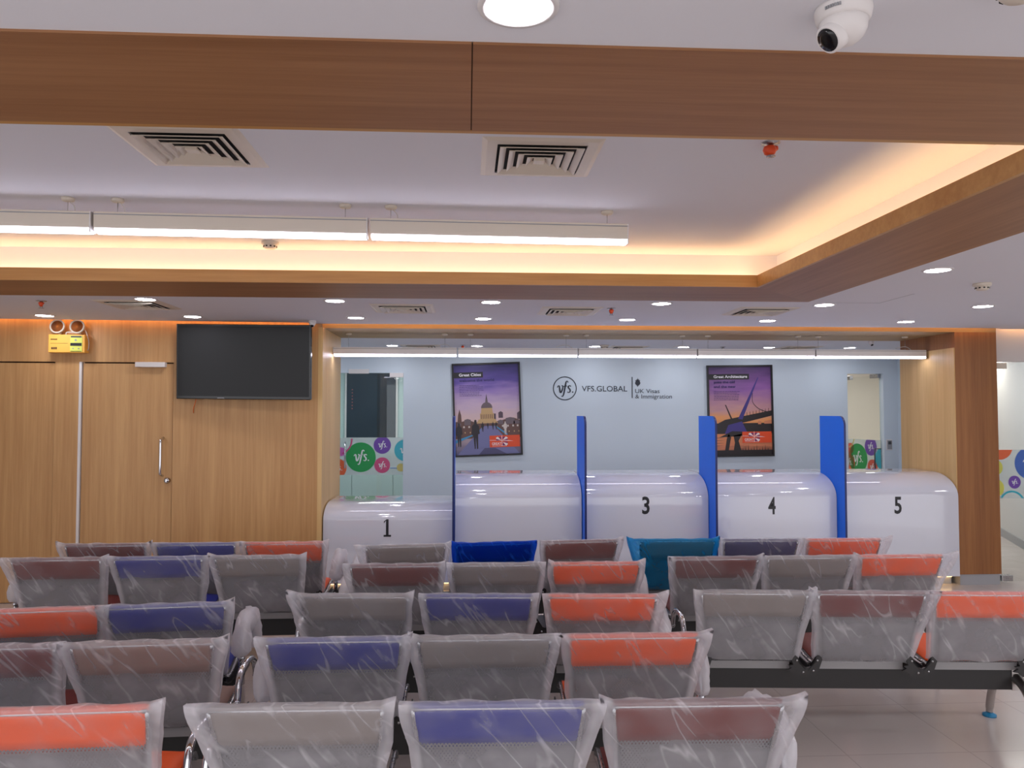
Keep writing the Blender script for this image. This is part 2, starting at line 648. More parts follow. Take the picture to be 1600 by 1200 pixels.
def spline(pts, n=8):
    P_ = [Vector(p) for p in pts]
    out = []
    for i in range(len(P_) - 1):
        a, b, c, d = P_[max(i - 1, 0)], P_[i], P_[i + 1], P_[min(i + 2, len(P_) - 1)]
        for k in range(n):
            t = k / n
            out.append(0.5 * ((2 * b) + (c - a) * t + (2 * a - 5 * b + 4 * c - d) * t * t + (3 * b - a - 3 * c + d) * t ** 3))
    out.append(P_[-1])
    return out


def script_vfs(b, cx, cz, size, y, mat, clip=None):
    """the hand-written letters v f s and a full stop, drawn with a broad pen"""
    strokes = [
        [(-0.05, .50), (.02, .66), (.13, .66), (.17, .40), (.22, .06), (.30, .0), (.42, .22), (.50, .52), (.46, .70), (.38, .66)],
        [(1.04, 1.02), (.96, 1.16), (.84, 1.08), (.76, .72), (.68, .30), (.58, -.18), (.46, -.40), (.34, -.34)],
        [(.56, .60), (.74, .66), (.94, .66)],
        [(1.32, .60), (1.22, .70), (1.08, .64), (1.08, .48), (1.22, .32), (1.24, .12), (1.10, .0), (.96, .08)],
    ]
    for s in strokes:
        pts = spline([(px, 0, pz) for px, pz in s], 5)
        L = []
        for i, q in enumerate(pts):
            t = (pts[min(i + 1, len(pts) - 1)] - pts[max(i - 1, 0)]).normalized()
            nrm = Vector((-t.z, 0, t.x))
            wd = 0.035 + 0.05 * abs(t.z) * math.sin(PI * min(1, max(0.08, i / (len(pts) - 1))))
            L.append((q + nrm * wd, q - nrm * wd))
        for (a, a2), (c, c2) in zip(L, L[1:]):
            q = [(cx + (k.x - .68) * size, cz + (k.z - .38) * size) for k in (a2, c2, c, a)]
            if clip:
                q = clip_rect(q, *clip)
            if len(q) > 2:
                b.poly(q, y, mat)
    b.disc(cx + (1.5 - .68) * size, cz + (.05 - .38) * size, .075 * size, y, mat, 12, clip)


CZ = 2.42      # low ceiling
HZ = 2.66      # raised ceiling of the tray
# ------------------------------------------------------------------ shell
struct(B('floor_tile').box(-5.2, -6.7, -0.1, 8.5, 12.8, 0).build('floor'))
b = B('ceiling_white')
for x0, y0, x1, y1 in [(-5.2, -2.7, 7.1, 1.63), (2.44, 1.63, 7.1, 5.35), (-5.2, 1.63, -4.85, 5.35),
                       (-1.36, 5.35, 5.05, 6.965), (5.05, 5.35, 7.1, 7.03)]:
    b.box(x0, y0, CZ, x1, y1, CZ + 0.06)
wy = lambda X: 6.97 + .055 * (X + 1.30) - .07
b.add([(-5.2, 5.35, CZ), (-1.36, 5.35, CZ), (-1.36, wy(-1.36), CZ), (-5.2, wy(-5.2), CZ),
       (-5.2, 5.35, CZ + .06), (-1.36, 5.35, CZ + .06), (-1.36, wy(-1.36), CZ + .06), (-5.2, wy(-5.2), CZ + .06)],
      [(3, 2, 1, 0), (4, 5, 6, 7), (2, 3, 7, 6), (0, 4, 7, 3)])
b.box(-5.2, 6.4, CZ + .3, 7.1, 7.3, CZ + .34)
b.box(-2.8, 7.95, CZ, 8.5, 12.7, CZ + 0.06)
b.box(5.04, 7.16, CZ, 8.5, 7.95, CZ + 0.06)
struct(b.build('ceiling'), 'low white plasterboard ceiling around the tray')
struct(B('ceiling_white').box(-4.75, 1.85, HZ, 2.10, 5.0, HZ + 0.05).build('ceiling'), 'raised white ceiling inside the timber ring')
b = B('ceiling_white')
b.box(-4.75, 4.95, CZ + .02, 2.10, 5.0, HZ)
b.box(2.05, 1.85, CZ + .02, 2.10, 5.0, HZ)
b.box(-4.75, 1.85, CZ + .02, 2.10, 1.90, HZ)
b.box(-4.75, 1.85, CZ + .02, -4.70, 5.0, HZ)
struct(b.build('trim_1'), 'white upstand between the ring and the raised ceiling')
# timber ring, flush with the low ceiling
RZ = CZ - .006
b = B('wood_ring')
b.box(-4.9, 1.63, RZ, .008, 2.14, CZ + .02)
b.box(.008, 1.63, RZ + .003, .011, 2.14, CZ + .02, 'gap_dark')
b.box(.011, 1.63, RZ, 1.85, 2.14, CZ + .02)
b.box(-4.9, 4.75, RZ, 1.85, 5.35, CZ + .02)
struct(b.build('trim_2'), 'timber band of the ceiling ring, near and far runs')
b = B('wood_ring_side')
b.add([(1.85, 1.63, RZ), (2.44, 1.63, RZ), (2.44, 5.35, RZ), (1.85, 4.75, RZ)], [(3, 2, 1, 0)])
b.add([(1.85, 1.63, CZ + .02), (2.44, 1.63, CZ + .02), (2.44, 5.35, CZ + .02), (1.85, 4.75, CZ + .02)], [(0, 1, 2, 3)])
b.box(1.85, 1.63, RZ + .0005, 2.44, 1.66, CZ + .02)
b.box(2.42, 1.63, RZ + .0005, 2.44, 5.35, CZ + .02)
b.box(-4.9, 2.14, RZ, -4.42, 4.75, CZ + .02)
struct(b.build('trim_3'), 'timber band of the ceiling ring, right run')
b = B('wood_ring')
b.add([(1.85, 4.75, RZ), (2.44, 5.35, RZ), (1.85, 5.35, RZ)], [(2, 1, 0)])
b.add([(1.85, 4.75, CZ + .02), (2.44, 5.35, CZ + .02), (1.85, 5.35, CZ + .02)], [(0, 1, 2)])
struct(b.build('trim_4'), 'mitred timber corner of the ceiling ring')
b = B('wood_lip_lit')
b.box(-4.4, 4.73, RZ, 1.83, 4.75, 2.49)
b.box(1.83, 2.14, RZ, 1.85, 4.75, 2.49)
b.box(-4.4, 2.14, RZ, 1.83, 2.16, 2.49)
b.box(-4.42, 2.14, RZ, -4.4, 4.75, 2.49)
struct(b.build('trim_5'), 'thin timber lip hiding the warm cove lights')


def strip(name, lab, boxes, mat):
    b = B(mat)
    for q in boxes:
        b.box(*q)
    return tag(b.build(name), lab, 'strip light')


strip('cove_strip_light', 'warm light strip behind the far timber lip of the ceiling tray', [(-4.3, 4.885, CZ + .022, 1.9, 4.91, CZ + .04)], 'cove_glow')
strip('cove_strip_light', 'warm light strip behind the right timber lip of the ceiling tray', [(1.90, 2.2, CZ + .022, 1.925, 4.78, CZ + .03)], 'cove_glow')
strip('cove_strip_light', 'orange light strip in the ceiling slot over the timber header of the counters', [(-1.3, 6.955, CZ + .075, 5.0, 6.965, CZ + .095)], 'slot_glow')
strip('cove_strip_light', 'orange light strip in the ceiling slot over the glass partition beyond the column', [(5.1, 7.02, CZ + .075, 7.0, 7.03, CZ + .095)], 'slot_glow')
b = B('slot_glow')
b.box(-3.7, -.085, CZ + .075, -.06, -.075, CZ + .095)
tag(b.build('cove_strip_light', loc=(-1.30, 6.97, 0), rot=(0, 0, math.atan(.055))), 'orange light strip in the ceiling slot above the wood wall with television', 'strip light')

# access hatch line
b = B('switch_grey')
b.box(2.63, 5.405, CZ - .001, 3.0, 5.409, CZ + .004)
b.box(2.998, 4.97, CZ - .001, 3.002, 5.409, CZ + .004)
struct(b.build('trim_6'), 'thin line of the access hatch in the ceiling')

# outer walls
struct(B('wall_room').box(-5.2, 2.0, 0, -5.1, 6.75, 2.8).build('wall_left'))

struct(B('wall_room').box(7.0, 3.0, 0, 7.1, 7.16, 2.8).build('wall_right'))

# wood wall, slightly turned: local x runs along it, 0 at the portal, local -y faces the room
LW = thing  # (alias unused)
WA = math.atan(0.055)
WX, WY = -1.30, 6.97


def wl(X):
    return (X - WX) / math.cos(WA)


def on_wall(name, X, z, off=0.0):
    """place a point on the wood wall"""
    return (X + off * math.sin(WA), WY + 0.055 * (X - WX) - off * math.cos(WA), z)


b = B('wood_wall')
T = .12
dz = 2.062
b.box(wl(-5.15), 0, 0, wl(-4.62), T, 2.75)
b.box(wl(-3.555), 0, 0, wl(-3.355), T, dz)
b.box(wl(-2.575), 0, 0, 0, T, dz)
b.box(wl(-4.62), 0, dz, 0, T, 2.75)
struct(b.build('wall_wood', loc=(WX, WY, 0), rot=(0, 0, WA)), 'wood veneer wall with flush doors')


def wood_door(name, X0, X1, label, fittings):
    x0, x1 = wl(X0), wl(X1)
    wd = x1 - x0
    d = B('wood_wall').box(.006, .012, .005, wd - .006, .05, dz - .012).build(name, loc=on_wall('', X0, 0), rot=(0, 0, WA))
    struct(d, label)
    B('gap_dark').box(.0, .052, 0, wd, .06, dz).build('door_backing', d)
    if fittings:
        B('satin_white').box(-.022, -.004, 0, -.002, .03, dz).build('edge_strip', d)['label'] = 'white strip down the hinge side'
        h = B('chrome')
        hx = wl(-2.657) - x0
        h.tube(spline([(hx, .012, 1.40), (hx, -.045, 1.385), (hx, -.058, 1.36), (hx, -.058, 1.25), (hx, -.058, 1.11), (hx, -.045, 1.085), (hx, .012, 1.07)], 5), .011, 12)
        h.build('pull_handle', d)
        lk = B('chrome')
        Mx = Matrix.Rotation(PI / 2, 3, 'X')
        lx = wl(-2.615) - x0
        lk.lathe([(.027, 0), (.027, .012), (.022, .018), (.022, .03), (.018, .034)], (lx, .012, 1.03), 20, M=Mx)
        lk.box(lx - .004, -.028, 1.018, lx + .004, -.02, 1.042)
        lk.build('lock', d)
        c = B('satin_white').box(wl(-2.885) - x0, -.045, 2.018, wl(-2.635) - x0, .012, 2.062).build('door_closer', d, bevel=.004)
        c['label'] = 'white door closer box'
    return d


wood_door('door_1', -3.335, -2.575, 'flush wood door with long chrome pull handle', True)
wood_door('door_2', -4.62, -3.555, 'flush wood door at the far left edge', False)

# ------------------------------------------------------------------ portal around the counters
b = B('wood_header')
b.box(-1.33, 7.03, 2.388, 5.04, 7.95, 2.75)
struct(b.build('trim_7'), 'timber header over the service counters')
b = B('wood_jamb_lit')
b.box(-1.335, 6.965, 0, -1.295, 7.95, 2.388)
struct(b.build('trim_8'), 'timber jamb at the left of the counters, in a lit tone')
b = B('wood_column')
b.box(4.63, 7.03, .1, 5.04, 7.95, 2.388)
struct(b.build('trim_9'), 'square timber column at the right of the counters')
struct(B('grey_plinth').box(4.64, 7.04, 0, 5.03, 7.94, .1).build('baseboard_column'), 'grey plinth under the timber column')
struct(B('wood_jamb_lit').box(4.622, 7.035, .1, 4.63, 7.95, 2.24).build('trim_10'), 'lamp glow on the inner side of the column, as a paler timber sheet')  # sheet added for the lit part of the column below the light bar

# back office
b = B('wall_white')
YB = 9.7
b.box(-2.7, YB, 0, -1.72, YB + .1, CZ)
b.box(-1.72, YB, 2.12, -.8, YB + .1, CZ)
b.box(-.8, YB, 0, 4.93, YB + .1, CZ)
b.box(4.93, YB, 2.13, 5.41, YB + .1, CZ)
b.box(5.41, YB, 0, 5.65, YB + .1, CZ)
struct(b.build('wall_back'), 'white wall behind the counters')
struct(B('wall_white').box(5.6, 7.95, 0, 5.65, YB, CZ).build('wall_back_right'))
struct(B('wall_white').box(-2.8, 7.2, 0, -2.7, 12.6, CZ).build('wall_back_left'))
struct(B('wall_white').box(-2.7, 7.3, 0, -1.335, 7.4, CZ).build('wall_back_side'))
struct(B('wall_green').box(-2.7, 12.3, 0, .6, 12.4, CZ).build('wall_store'), 'pale green wall of the room behind the left glass door')
struct(B('wall_white').box(.5, YB + .1, 0, .6, 12.3, CZ).build('wall_store_right'))
struct(B('wall_cream').box(3.6, 12.2, 0, 8.5, 12.3, CZ).build('wall_rear_office'), 'cream wall behind the right glass door')
struct(B('wall_cream').box(3.5, YB + .1, 0, 3.6, 12.3, CZ).build('wall_rear_office_left'))
# window in the store room
b = B('satin_white')
b.box(-1.93, 12.27, 1.20, -1.10, 12.30, 2.28)
wn = struct(b.build('window_1'), 'dark window seen through the left glass door')
B('dark_glass').box(-1.90, 12.262, 1.23, -1.13, 12.272, 2.26).build('pane', wn)
b = B('screen_led')
for k in range(7):
    b.box(-1.82, 12.258, 1.98 - k * .05, -1.805, 12.262, 1.992 - k * .05)
b.build('indicator_lights', wn)
cb = thing('storage_cabinet', 'pale green storage cabinet seen low behind the left glass door', 'cabinet', (-1.5, 12.0, 0))
B('cabinet_green').box(-.9, 0, 0, 1.0, .29, 1.0).build('body', cb)
for k in range(3):
    d = B('cabinet_green').box(-.89 + k * .63, -.02, .03, -.275 + k * .63, -.001, .985).build('door', cb)
    B('handle_dark').box(-.33 + k * .63, -.04, .82, -.315 + k * .63, -.02, .94).build('handle', d)

# corridor beyond the column
struct(B('wall_room').box(5.04, 7.1, 2.113, 7.05, 7.16, 2.75).build('wall_lintel'), 'white lintel over the glass partition')
cw = B('wall_room')
ang = math.atan2(9.911 - 8.83, 7.091 - 6.614)
Mw = Matrix.Translation((6.614, 8.83, 0)) @ Matrix.Rotation(ang, 4, 'Z')
cw.obox(Mw, -1.9, -.08, 0, 3.6, 0.0, CZ)
struct(cw.build('wall_corridor'), 'white corridor wall seen through the glass')
struct(B('grey_plinth').obox(Mw, -1.9, 0.0, 0, 3.6, .012, .1).build('baseboard_corridor'), 'grey skirting along the corridor')


# ------------------------------------------------------------------ glass doors with bubble sticker band
def vinyl(parent, y, x0, z0, x1, z1, bubbles, arcs=(), film_=True):
    if film_:
        f = B('sticker_film').box(x0, y - .001, z0, x1, y, z1).build('sticker_band', parent)
        f['label'] = 'frosted band printed with coloured bubbles'
    else:
        f = parent
    cl = (x0, z0, x1, z1)
    b = B()
    for cx, cz, r, mat, txt in bubbles:
        b.disc(cx, cz, r, y - .003, mat, clip=cl)
        if txt:
            script_vfs(b, cx, cz, r * .62, y - .0045, 'b_white', cl)
    for cx, cz, r, a0, a1, mat in arcs:
        b.ring(cx, cz, r, .018, y - .0035, mat, 24, a0, a1, cl)
    b.build('bubble_print', f)
    return f


def clamp_fit(parent, x, z, y, flip=1, wd=.12, mat='steel'):
    B(mat).box(x, y - .02, z - .055, x + wd, y + .03, z).build('patch_fitting', parent, bevel=.004)


# left glass door, in the back wall
gd = B('glass_green').box(0, 0, .01, .92, .012, 2.115).build('door_3', loc=(-1.72, YB + .02, 0))
struct(gd, 'frameless glass door with bubble stickers at the left of the back wall')
vinyl(gd, -.001, .0, .845, .92, 1.31, [
    (.395, 1.065, .185, 'b_green', True), (.66, 1.215, .108, 'b_purple', True), (.66, .965, .098, 'b_pink', True),
    (.945, 1.15, .135, 'b_cyan', True), (.15, 1.135, .055, 'b_magenta', False), (.10, .93, .12, 'b_orange', True),
    (.89, .935, .05, 'b_gold', False)], [(.10, 1.28, .19, -1.2, .1, 'b_pink')])
B('b_blue').box(.758, -.006, .925, .845, -.003, .933).build('sticker_line', gd)
clamp_fit(gd, .24, 2.165, -.02, wd=.25, mat='satin_white')
clamp_fit(gd, .75, 2.12, -.02, wd=.17, mat='satin_white')
h = B('chrome').tube([(.205, -.05, 1.26), (.205, -.05, .93)], .010, 10)
h.tube([(.205, -.05, 1.22), (.205, .0, 1.22)], .007, 8)
h.tube([(.205, -.05, .97), (.205, .0, .97)], .007, 8)
h.build('pull_handle', gd)

# right glass door, standing ajar into the room behind
an = math.atan2(.72, -.11)
gd2 = B('glass_clear').box(0, 0, .01, .73, .012, 2.11).build('door_4', loc=(5.40, YB + .06, 0), rot=(0, 0, an + PI))
gd2.data.transform(Matrix.Translation((-.73, 0, 0)))
struct(gd2, 'frameless glass door with bubble stickers standing ajar at the right')
vinyl(gd2, -.001, -.73, .80, 0, 1.26, [
    (-.47, 1.0, .20, 'b_green', True), (-.20, 1.17, .12, 'b_purple', True), (-.17, .90, .10, 'b_red', True),
    (-.62, 1.13, .075, 'b_red', False), (-.66, .93, .13, 'b_orange', True), (.02, 1.02, .14, 'b_cyan', False)],
    [(-.72, 1.32, .2, -1.2, .1, 'b_gold')])
clamp_fit(gd2, -.73, 2.13, -.015, wd=.16)
clamp_fit(gd2, -.16, 2.13, -.015, wd=.16)
h = B('handle_dark').tube([(-.06, -.05, 1.15), (-.06, -.05, .80)], .008, 8)
h.tube([(-.06, -.05, 1.15), (.0, .0, 1.15)], .006, 8)
h.build('pull_handle', gd2)

# glass partition at the corridor
gd3 = B('glass_clear').box(0, 0, .01, 1.92, .012, 2.105).build('door_5', loc=(5.045, 7.11, 0))
struct(gd3, 'glass partition door with bubble stickers beyond the timber column')
vinyl(gd3, -.001, 0, .80, 1.92, 1.265, [
    (.36, 1.135, .155, 'b_blue', True), (.20, .955, .062, 'b_purple', True), (.06, 1.30, .13, 'b_orange', False),
    (.01, 1.095, .075, 'b_yellow', False), (.01, .90, .085, 'b_yellow', False), (.62, .98, .16, 'b_green', True),
    (.85, 1.19, .08, 'b_pink', True), (1.1, .98, .14, 'b_cyan', True), (1.4, 1.1, .17, 'b_orange', True)],
    [(.17, .745, .13, .25, 2.6, 'b_cyan')], film_=True)
B('plastic_cream').box(.03, -.02, 2.045, .14, .03, 2.10).build('patch_fitting', gd3, bevel=.004)
clamp_fit(gd3, .03, .075, -.015, wd=.11)


def switch(loc, rz, label):
    t = thing('wall_switch', label, 'switch', loc, rz)
    B('satin_white').box(-.038, -.008, -.07, .038, 0, .07).build('plate', t, bevel=.002)
    B('switch_grey').box(-.03, -.016, -.058, .03, -.008, .058).build('reader', t, bevel=.002)
    B('handle_dark').box(-.02, -.018, .005, .02, -.016, .045).build('keypad', t)
    return t


switch((5.475, YB, 1.205), 0, 'small grey access keypad on the white wall right of the ajar glass door')
q = Mw @ Vector((.95 - 1.25, 0.0, 1.29))
switch((q.x, q.y, q.z), ang + PI, 'small grey access keypad on the corridor wall beyond the timber column')


# ------------------------------------------------------------------ counters
def counter_profile(zt, ry, rz):
    pts = [(0, .09), (0, zt - rz)]
    for k in range(1, 13):
        a = PI / 2 * k / 12
        pts.append((ry * (1 - math.cos(a)), zt - rz + rz * math.sin(a)))
    pts += [(.74, zt), (.74, zt - .03)]
    # inner line back down
    inner = []
    for k in range(12, -1, -1):
        a = PI / 2 * k / 12
        inner.append((ry * (1 - math.cos(a)) + .03 * math.cos(a) + .0, zt - rz - .0 + (rz - .03) * math.sin(a)))
    return pts + inner + [(.03, .09)]


def counter(x0, x1, zt, ry, rz, label, digit, dz_):
    t = thing('service_counter', label, 'counter', ((x0 + x1) / 2, 7.0, 0), 0, 'glossy white service counters')
    hw = (x1 - x0) / 2
    pr = counter_profile(zt, ry, rz)
    b = B('gloss_white')
    b.prism_yz(pr, -hw, hw, smooth=True)
    sh = b.build('front_shell', t)
    md = sh.modifiers.new('e', 'EDGE_SPLIT')
    md.split_angle = R(40)
    side = [(p[0], p[1]) for p in pr[:15]] + [(.74, .09)]
    side = [(max(y, .001), z - .001) for y, z in side]
    for a_, c_ in ((-hw + .002, -hw + .02), (hw - .02, hw - .002)):
        B('gloss_white').prism_yz(side, a_, c_).build('side_panel', t)
    B('gloss_white').box(-hw + .02, .35, zt - .28, hw - .02, .72, zt - .25).build('shelf', t)
    B('grey_plinth').box(-hw + .02, .10, 0, hw - .02, .70, .09).build('plinth', t)
    B('counter_glow').box(-hw + .05, .075, .07, hw - .03, .095, .088).build('underglow_strip', t)['label'] = 'warm light strip under the front edge'
    B('gloss_white').box(-hw + .02, .70, .09, hw - .02, .72, zt - .03).build('rear_panel', t)
    if digit:
        b = B('ink_black')
        if digit == '1':
            cx_ = dz_[0] - (x0 + x1) / 2
            zb = dz_[1] - .078
            for q_ in ([(-.011, 0), (.012, 0), (.012, .157), (-.006, .157), (-.011, .150)], [(-.032, 0), (.034, 0), (.034, .017), (-.032, .017)],
                       [(-.008, .150), (-.006, .157), (-.030, .138), (-.030, .120)]):
                b.poly([(cx_ + x, zb + z) for x, z in q_], -.002 - .0005 * len(b.f))
        else:
            b.text(digit, dz_[0] - (x0 + x1) / 2, dz_[1] - .078, .157, -.002, width=.070, bold=.022, center=True)
        b.build('number', t)['label'] = 'black number ' + digit
    return t


counter(-1.285, -.135, .795, .33, .14, 'lowest white service counter at the far left, marked with number 1', '1', (-.715, .585))
counter(-.105, 1.045, 1.042, .4, .21, 'tall white service counter with no number, next to the low counter', None, None)
counter(1.075, 2.222, 1.042, .4, .21, 'tall white service counter marked with number 3', '3', (1.638, .775))
counter(2.248, 3.437, 1.042, .4, .21, 'tall white service counter marked with number 4', '4', (2.82, .763))
counter(3.463, 4.612, 1.042, .4, .21, 'tall white service counter marked with number 5 by the timber column', '5', (4.025, .760))


def divider(x, y0, y1, label):
    pts = [(y0, .0), (y1, 0), (y1, 1.59), (y0 + .09, 1.59)]
    for k in range(1, 9):
        a = PI / 2 * k / 8
        pts.append((y0 + .09 - .09 * math.sin(a), 1.50 + .09 * math.cos(a)))
    pts = pts[::-1]
    t = thing('blue_divider', label, 'partition', (x, 0, 0), 0, 'blue dividers between the counters')
    b = B('blue_panel')
    b.prism_yz(pts, -.009, .009)
    b.build('panel', t)
    # darker polished front edge
    e = B('blue_edge')
    n0 = [p for p in pts if p[0] <= y0 + .091]
    n0 = [p for p in n0 if p[1] > 0.0 or p[0] == y0]
    n0.sort(key=lambda p: (-p[1], -p[0]))
    for (ya, za), (yb, zb) in zip(n0, n0[1:]):
        v = [(-.0095, ya - .001, za + .001), (.0095, ya - .001, za + .001), (.0095, yb - .001, zb), (-.0095, yb - .001, zb)]
        e.add(v, [(0, 3, 2, 1)])
    e.build('front_edge', t)['label'] = 'dark blue polished edge'
    return t


divider(-.12, 6.86, 7.34, 'thin blue divider seen edge-on beside the low counter')
divider(1.06, 6.85, 7.33, 'narrow blue divider left of the counter marked 3')
divider(2.235, 6.80, 7.29, 'blue divider between the counters marked 3 and 4')
divider(3.45, 6.85, 7.33, 'wide-looking blue divider between the counters marked 4 and 5')


# ------------------------------------------------------------------ wall logo
t = thing('company_logo', 'dark circular monogram logo with company name on the white back wall', 'logo', (0, YB, 0))
b = B('ink')
b.ring(1.238, 1.93, .152, .012, -.004)
b.build('ring', t)
b = B('ink')
script_vfs(b, 1.235, 1.925, .125, -.004, 'ink')
b.build('monogram', t)
b = B('ink')
b.text('VFS.GLOBAL', 1.455, 1.893, .072, -.004, width=.584, bold=.004)
b.build('lettering', t)
t = thing('department_sign', 'dark crest with UK Visas & Immigration lettering beside a vertical line', 'sign', (0, YB, 0))
B('ink').box(2.098, -.006, 1.808, 2.108, -.002, 2.078).build('bar', t)
b = B('ink')
b.text('UK Visas', 2.142, 1.872, .055, -.004, width=.315)
b.text('& Immigration', 2.142, 1.803, .055, -.004, width=.475)
b.build('lettering', t)
b = B('ink')
cx, cz, k = 2.175, 2.01, .034
crest = [(-.9, .9), (-.5, .6), (-.45, 1.2), (-.15, 1.0), (0, 1.75), (.15, 1.0), (.45, 1.2), (.5, .6), (.9, .9), (.8, .2), (1.05, -.3), (.75, -.9),
         (.3, -1.2), (0, -1.75), (-.3, -1.2), (-.75, -.9), (-1.05, -.3), (-.8, .2)]
pts = [(cx + x * k, cz + z * k) for x, z in crest]
for i in range(len(pts)):
    b.poly([(cx, cz), pts[i], pts[(i + 1) % len(pts)]][::-1], -.004)
b.build('crest', t)


# ------------------------------------------------------------------ posters
def poster(loc, roty, label, art, title, subtitle, lines, title_w):
    W_, H_ = .815, 1.13
    t = thing('framed_poster', label, 'poster', loc, 0, 'framed posters on the back wall')
    t.rotation_euler = (0, roty, 0)
    b = B('p_frame')
    f = .022
    b.box(-f, -.03, -f, W_ + f, -.006, 0)
    b.box(-f, -.03, H_, W_ + f, -.006, H_ + f)
    b.box(-f, -.03, 0, 0, -.006, H_)
    b.box(W_, -.03, 0, W_ + f, -.006, H_)
    b.box(-f, -.006, -f, W_ + f, 0, H_ + f)
    b.build('frame', t)
    b = B('sky_violet' if art == 1 else 'sky_sunset')
    b.box(0, -.012, 0, W_, -.006, H_)
    pr = b.build('print', t)
    y = -.0125

    def P2(pts):
        return [(x * W_, z * H_) for x, z in pts]
    a = B()

    def q(pts, mat, dy=0.0):
        a.poly(P2(pts), y - dy, mat)
    if art == 1:
        q([(0, .18), (1, .18), (1, .37), (.9, .40), (.8, .39), (.7, .37), (.6, .36), (.3, .36), (.2, .39), (.1, .37), (0, .37)], 'p_brown')
        for x, wd, h_ in [(.03, .06, .36), (.14, .1, .40), (.66, .08, .38), (.78, .14, .405), (.9, .1, .37)]:
            q([(x, .33), (x + wd, .33), (x + wd, h_ - .01), (x + wd / 2, h_), (x, h_ - .01)], 'p_dome', .0003)
        for x in [.05, .12, .2, .27, .62, .72, .8, .88, .95]:
            q([(x, .30), (x + .025, .30), (x + .025, .32), (x, .32)], 'p_light', .0006)
            q([(x + .02, .24), (x + .035, .24), (x + .035, .255), (x + .02, .255)], 'p_stone', .0006)
        # left spire and the far towers
        q([(.035, .36), (.10, .36), (.095, .44), (.07, .51), (.045, .44)], 'p_brown', .0006)
        q([(.67, .40), (.74, .40), (.74, .46), (.705, .475), (.67, .46)], 'p_tower', .0006)
        q([(.60, .38), (.63, .38), (.63, .45), (.60, .45)], 'p_tower', .0006)
        q([(.96, .38), (1, .38), (1, .47), (.96, .45)], 'p_tower', .0006)
        # domed cathedral
        q([(.33, .345), (.66, .345), (.62, .39), (.36, .39)], 'p_stone', .0009)
        q([(.385, .38), (.60, .38), (.60, .455), (.385, .455)], 'p_stone', .0012)
        for k_ in range(7):
            x = .40 + k_ * .028
            q([(x, .395), (x + .010, .395), (x + .010, .445), (x, .445)], 'p_brown', .0015)
        q([(.40, .455), (.585, .455), (.575, .515), (.41, .515)], 'p_stone', .0018)
        dome = [(.405, .515)] + [(.4925 - .0875 * math.cos(PI * j / 14), .515 + .065 * math.sin(PI * j / 14)) for j in range(1, 14)] + [(.58, .515)]
        q(dome[::-1], 'p_dome', .0021)
        q([(.472, .575), (.512, .575), (.505, .62), (.479, .62)], 'p_dome', .0024)
        q([(.483, .62), (.501, .62), (.492, .675)], 'p_dark', .0024)
        # footbridge
        q([(.02, 0), (.98, 0), (.60, .315), (.43, .315)], 'p_bridge', .0027)
        q([(.35, 0), (.78, 0), (.60, .07), (.44, .07)], 'p_bridge_dark', .003)
        q([(.0, .13), (.0, .165), (.34, .24), (.40, .30), (.36, .24)], 'p_rail', .0033)
        q([(.60, .315), (.80, .20), (.80, .225), (.63, .312)], 'p_rail', .0033)

        def figure(cx_, zb, h_, mat, dy):
            w_ = h_ * .19
            q([(cx_ - w_ * .35, zb), (cx_ - w_ * .1, zb + h_ * .03), (cx_, zb + h_ * .4), (cx_ + w_ * .2, zb), (cx_ + w_ * .5, zb + h_ * .02), (cx_ + w_ * .6, zb + h_ * .5),
               (cx_ + w_, zb + h_ * .52), (cx_ + w_ * .85, zb + h_ * .78), (cx_ + w_ * .3, zb + h_ * .86), (cx_ + w_ * .28, zb + h_ * .97), (cx_, zb + h_), (cx_ - w_ * .28, zb + h_ * .97),
               (cx_ - w_ * .3, zb + h_ * .86), (cx_ - w_ * .9, zb + h_ * .78), (cx_ - w_, zb + h_ * .5), (cx_ - w_ * .6, zb + h_ * .45)], mat, dy)
        figure(.31, .06, .33, 'p_dark', .0036)
        figure(.055, .09, .27, 'p_dark', .0036)
        figure(.42, .25, .11, 'p_dark', .0036)
        figure(.58, .27, .09, 'p_dark', .0036)
        figure(.63, .27, .09, 'p_dark', .0036)
        figure(.50, .28, .07, 'p_dark', .0036)
        figure(.77, .21, .15, 'p_light', .0036)
    else:
        q([(0, .24), (1, .24), (1, .36), (0, .36)], 'p_silh')
        q([(0, 0), (1, 0), (1, .055), (0, .055)], 'p_silh', .0003)
        q([(0, .31), (.25, .40), (.55, .44), (1, .50), (1, .44), (.7, .39), (.45, .35), (.2, .33)], 'p_silh', .0006)
        q([(.78, .38), (.83, .38), (.83, .345), (.78, .345)], 'p_water', .0009)
        q([(.88, .38), (1, .395), (1, .35), (.88, .35)], 'p_water', .0009)
        for k_ in range(9):
            x = .55 + k_ * .05
            zz = .44 + (x - .55) * .13
            q([(x, zz), (x + .007, zz), (x + .007, zz + .035), (x, zz + .035)], 'p_silh', .0009)
        # inclined masts
        q([(.46, .41), (.53, .40), (.80, .875), (.79, .88)][::1], 'p_violet', .0012)
        q([(.35, .395), (.38, .39), (.27, .57), (.255, .57)], 'p_silh', .0012)
        cab = spline([(.70, 0, .70), (.70, 0, .60), (.78, 0, .53), (.88, 0, .495), (.98, 0, .48)], 6)
        for (c1, c2) in zip(cab, cab[1:]):
            n_ = Vector((-(c2 - c1).z, 0, (c2 - c1).x)).normalized() * .004
            q([(c1.x - n_.x, c1.z - n_.z), (c2.x - n_.x, c2.z - n_.z), (c2.x + n_.x, c2.z + n_.z), (c1.x + n_.x, c1.z + n_.z)], 'p_silh', .0012)
        q([(.24, .24), (.60, .26), (.52, .38), (.30, .34)], 'p_violet', .0015)
        q([(.15, .20), (.60, .22), (.60, .26), (.36, .27)], 'p_silh', .0018)
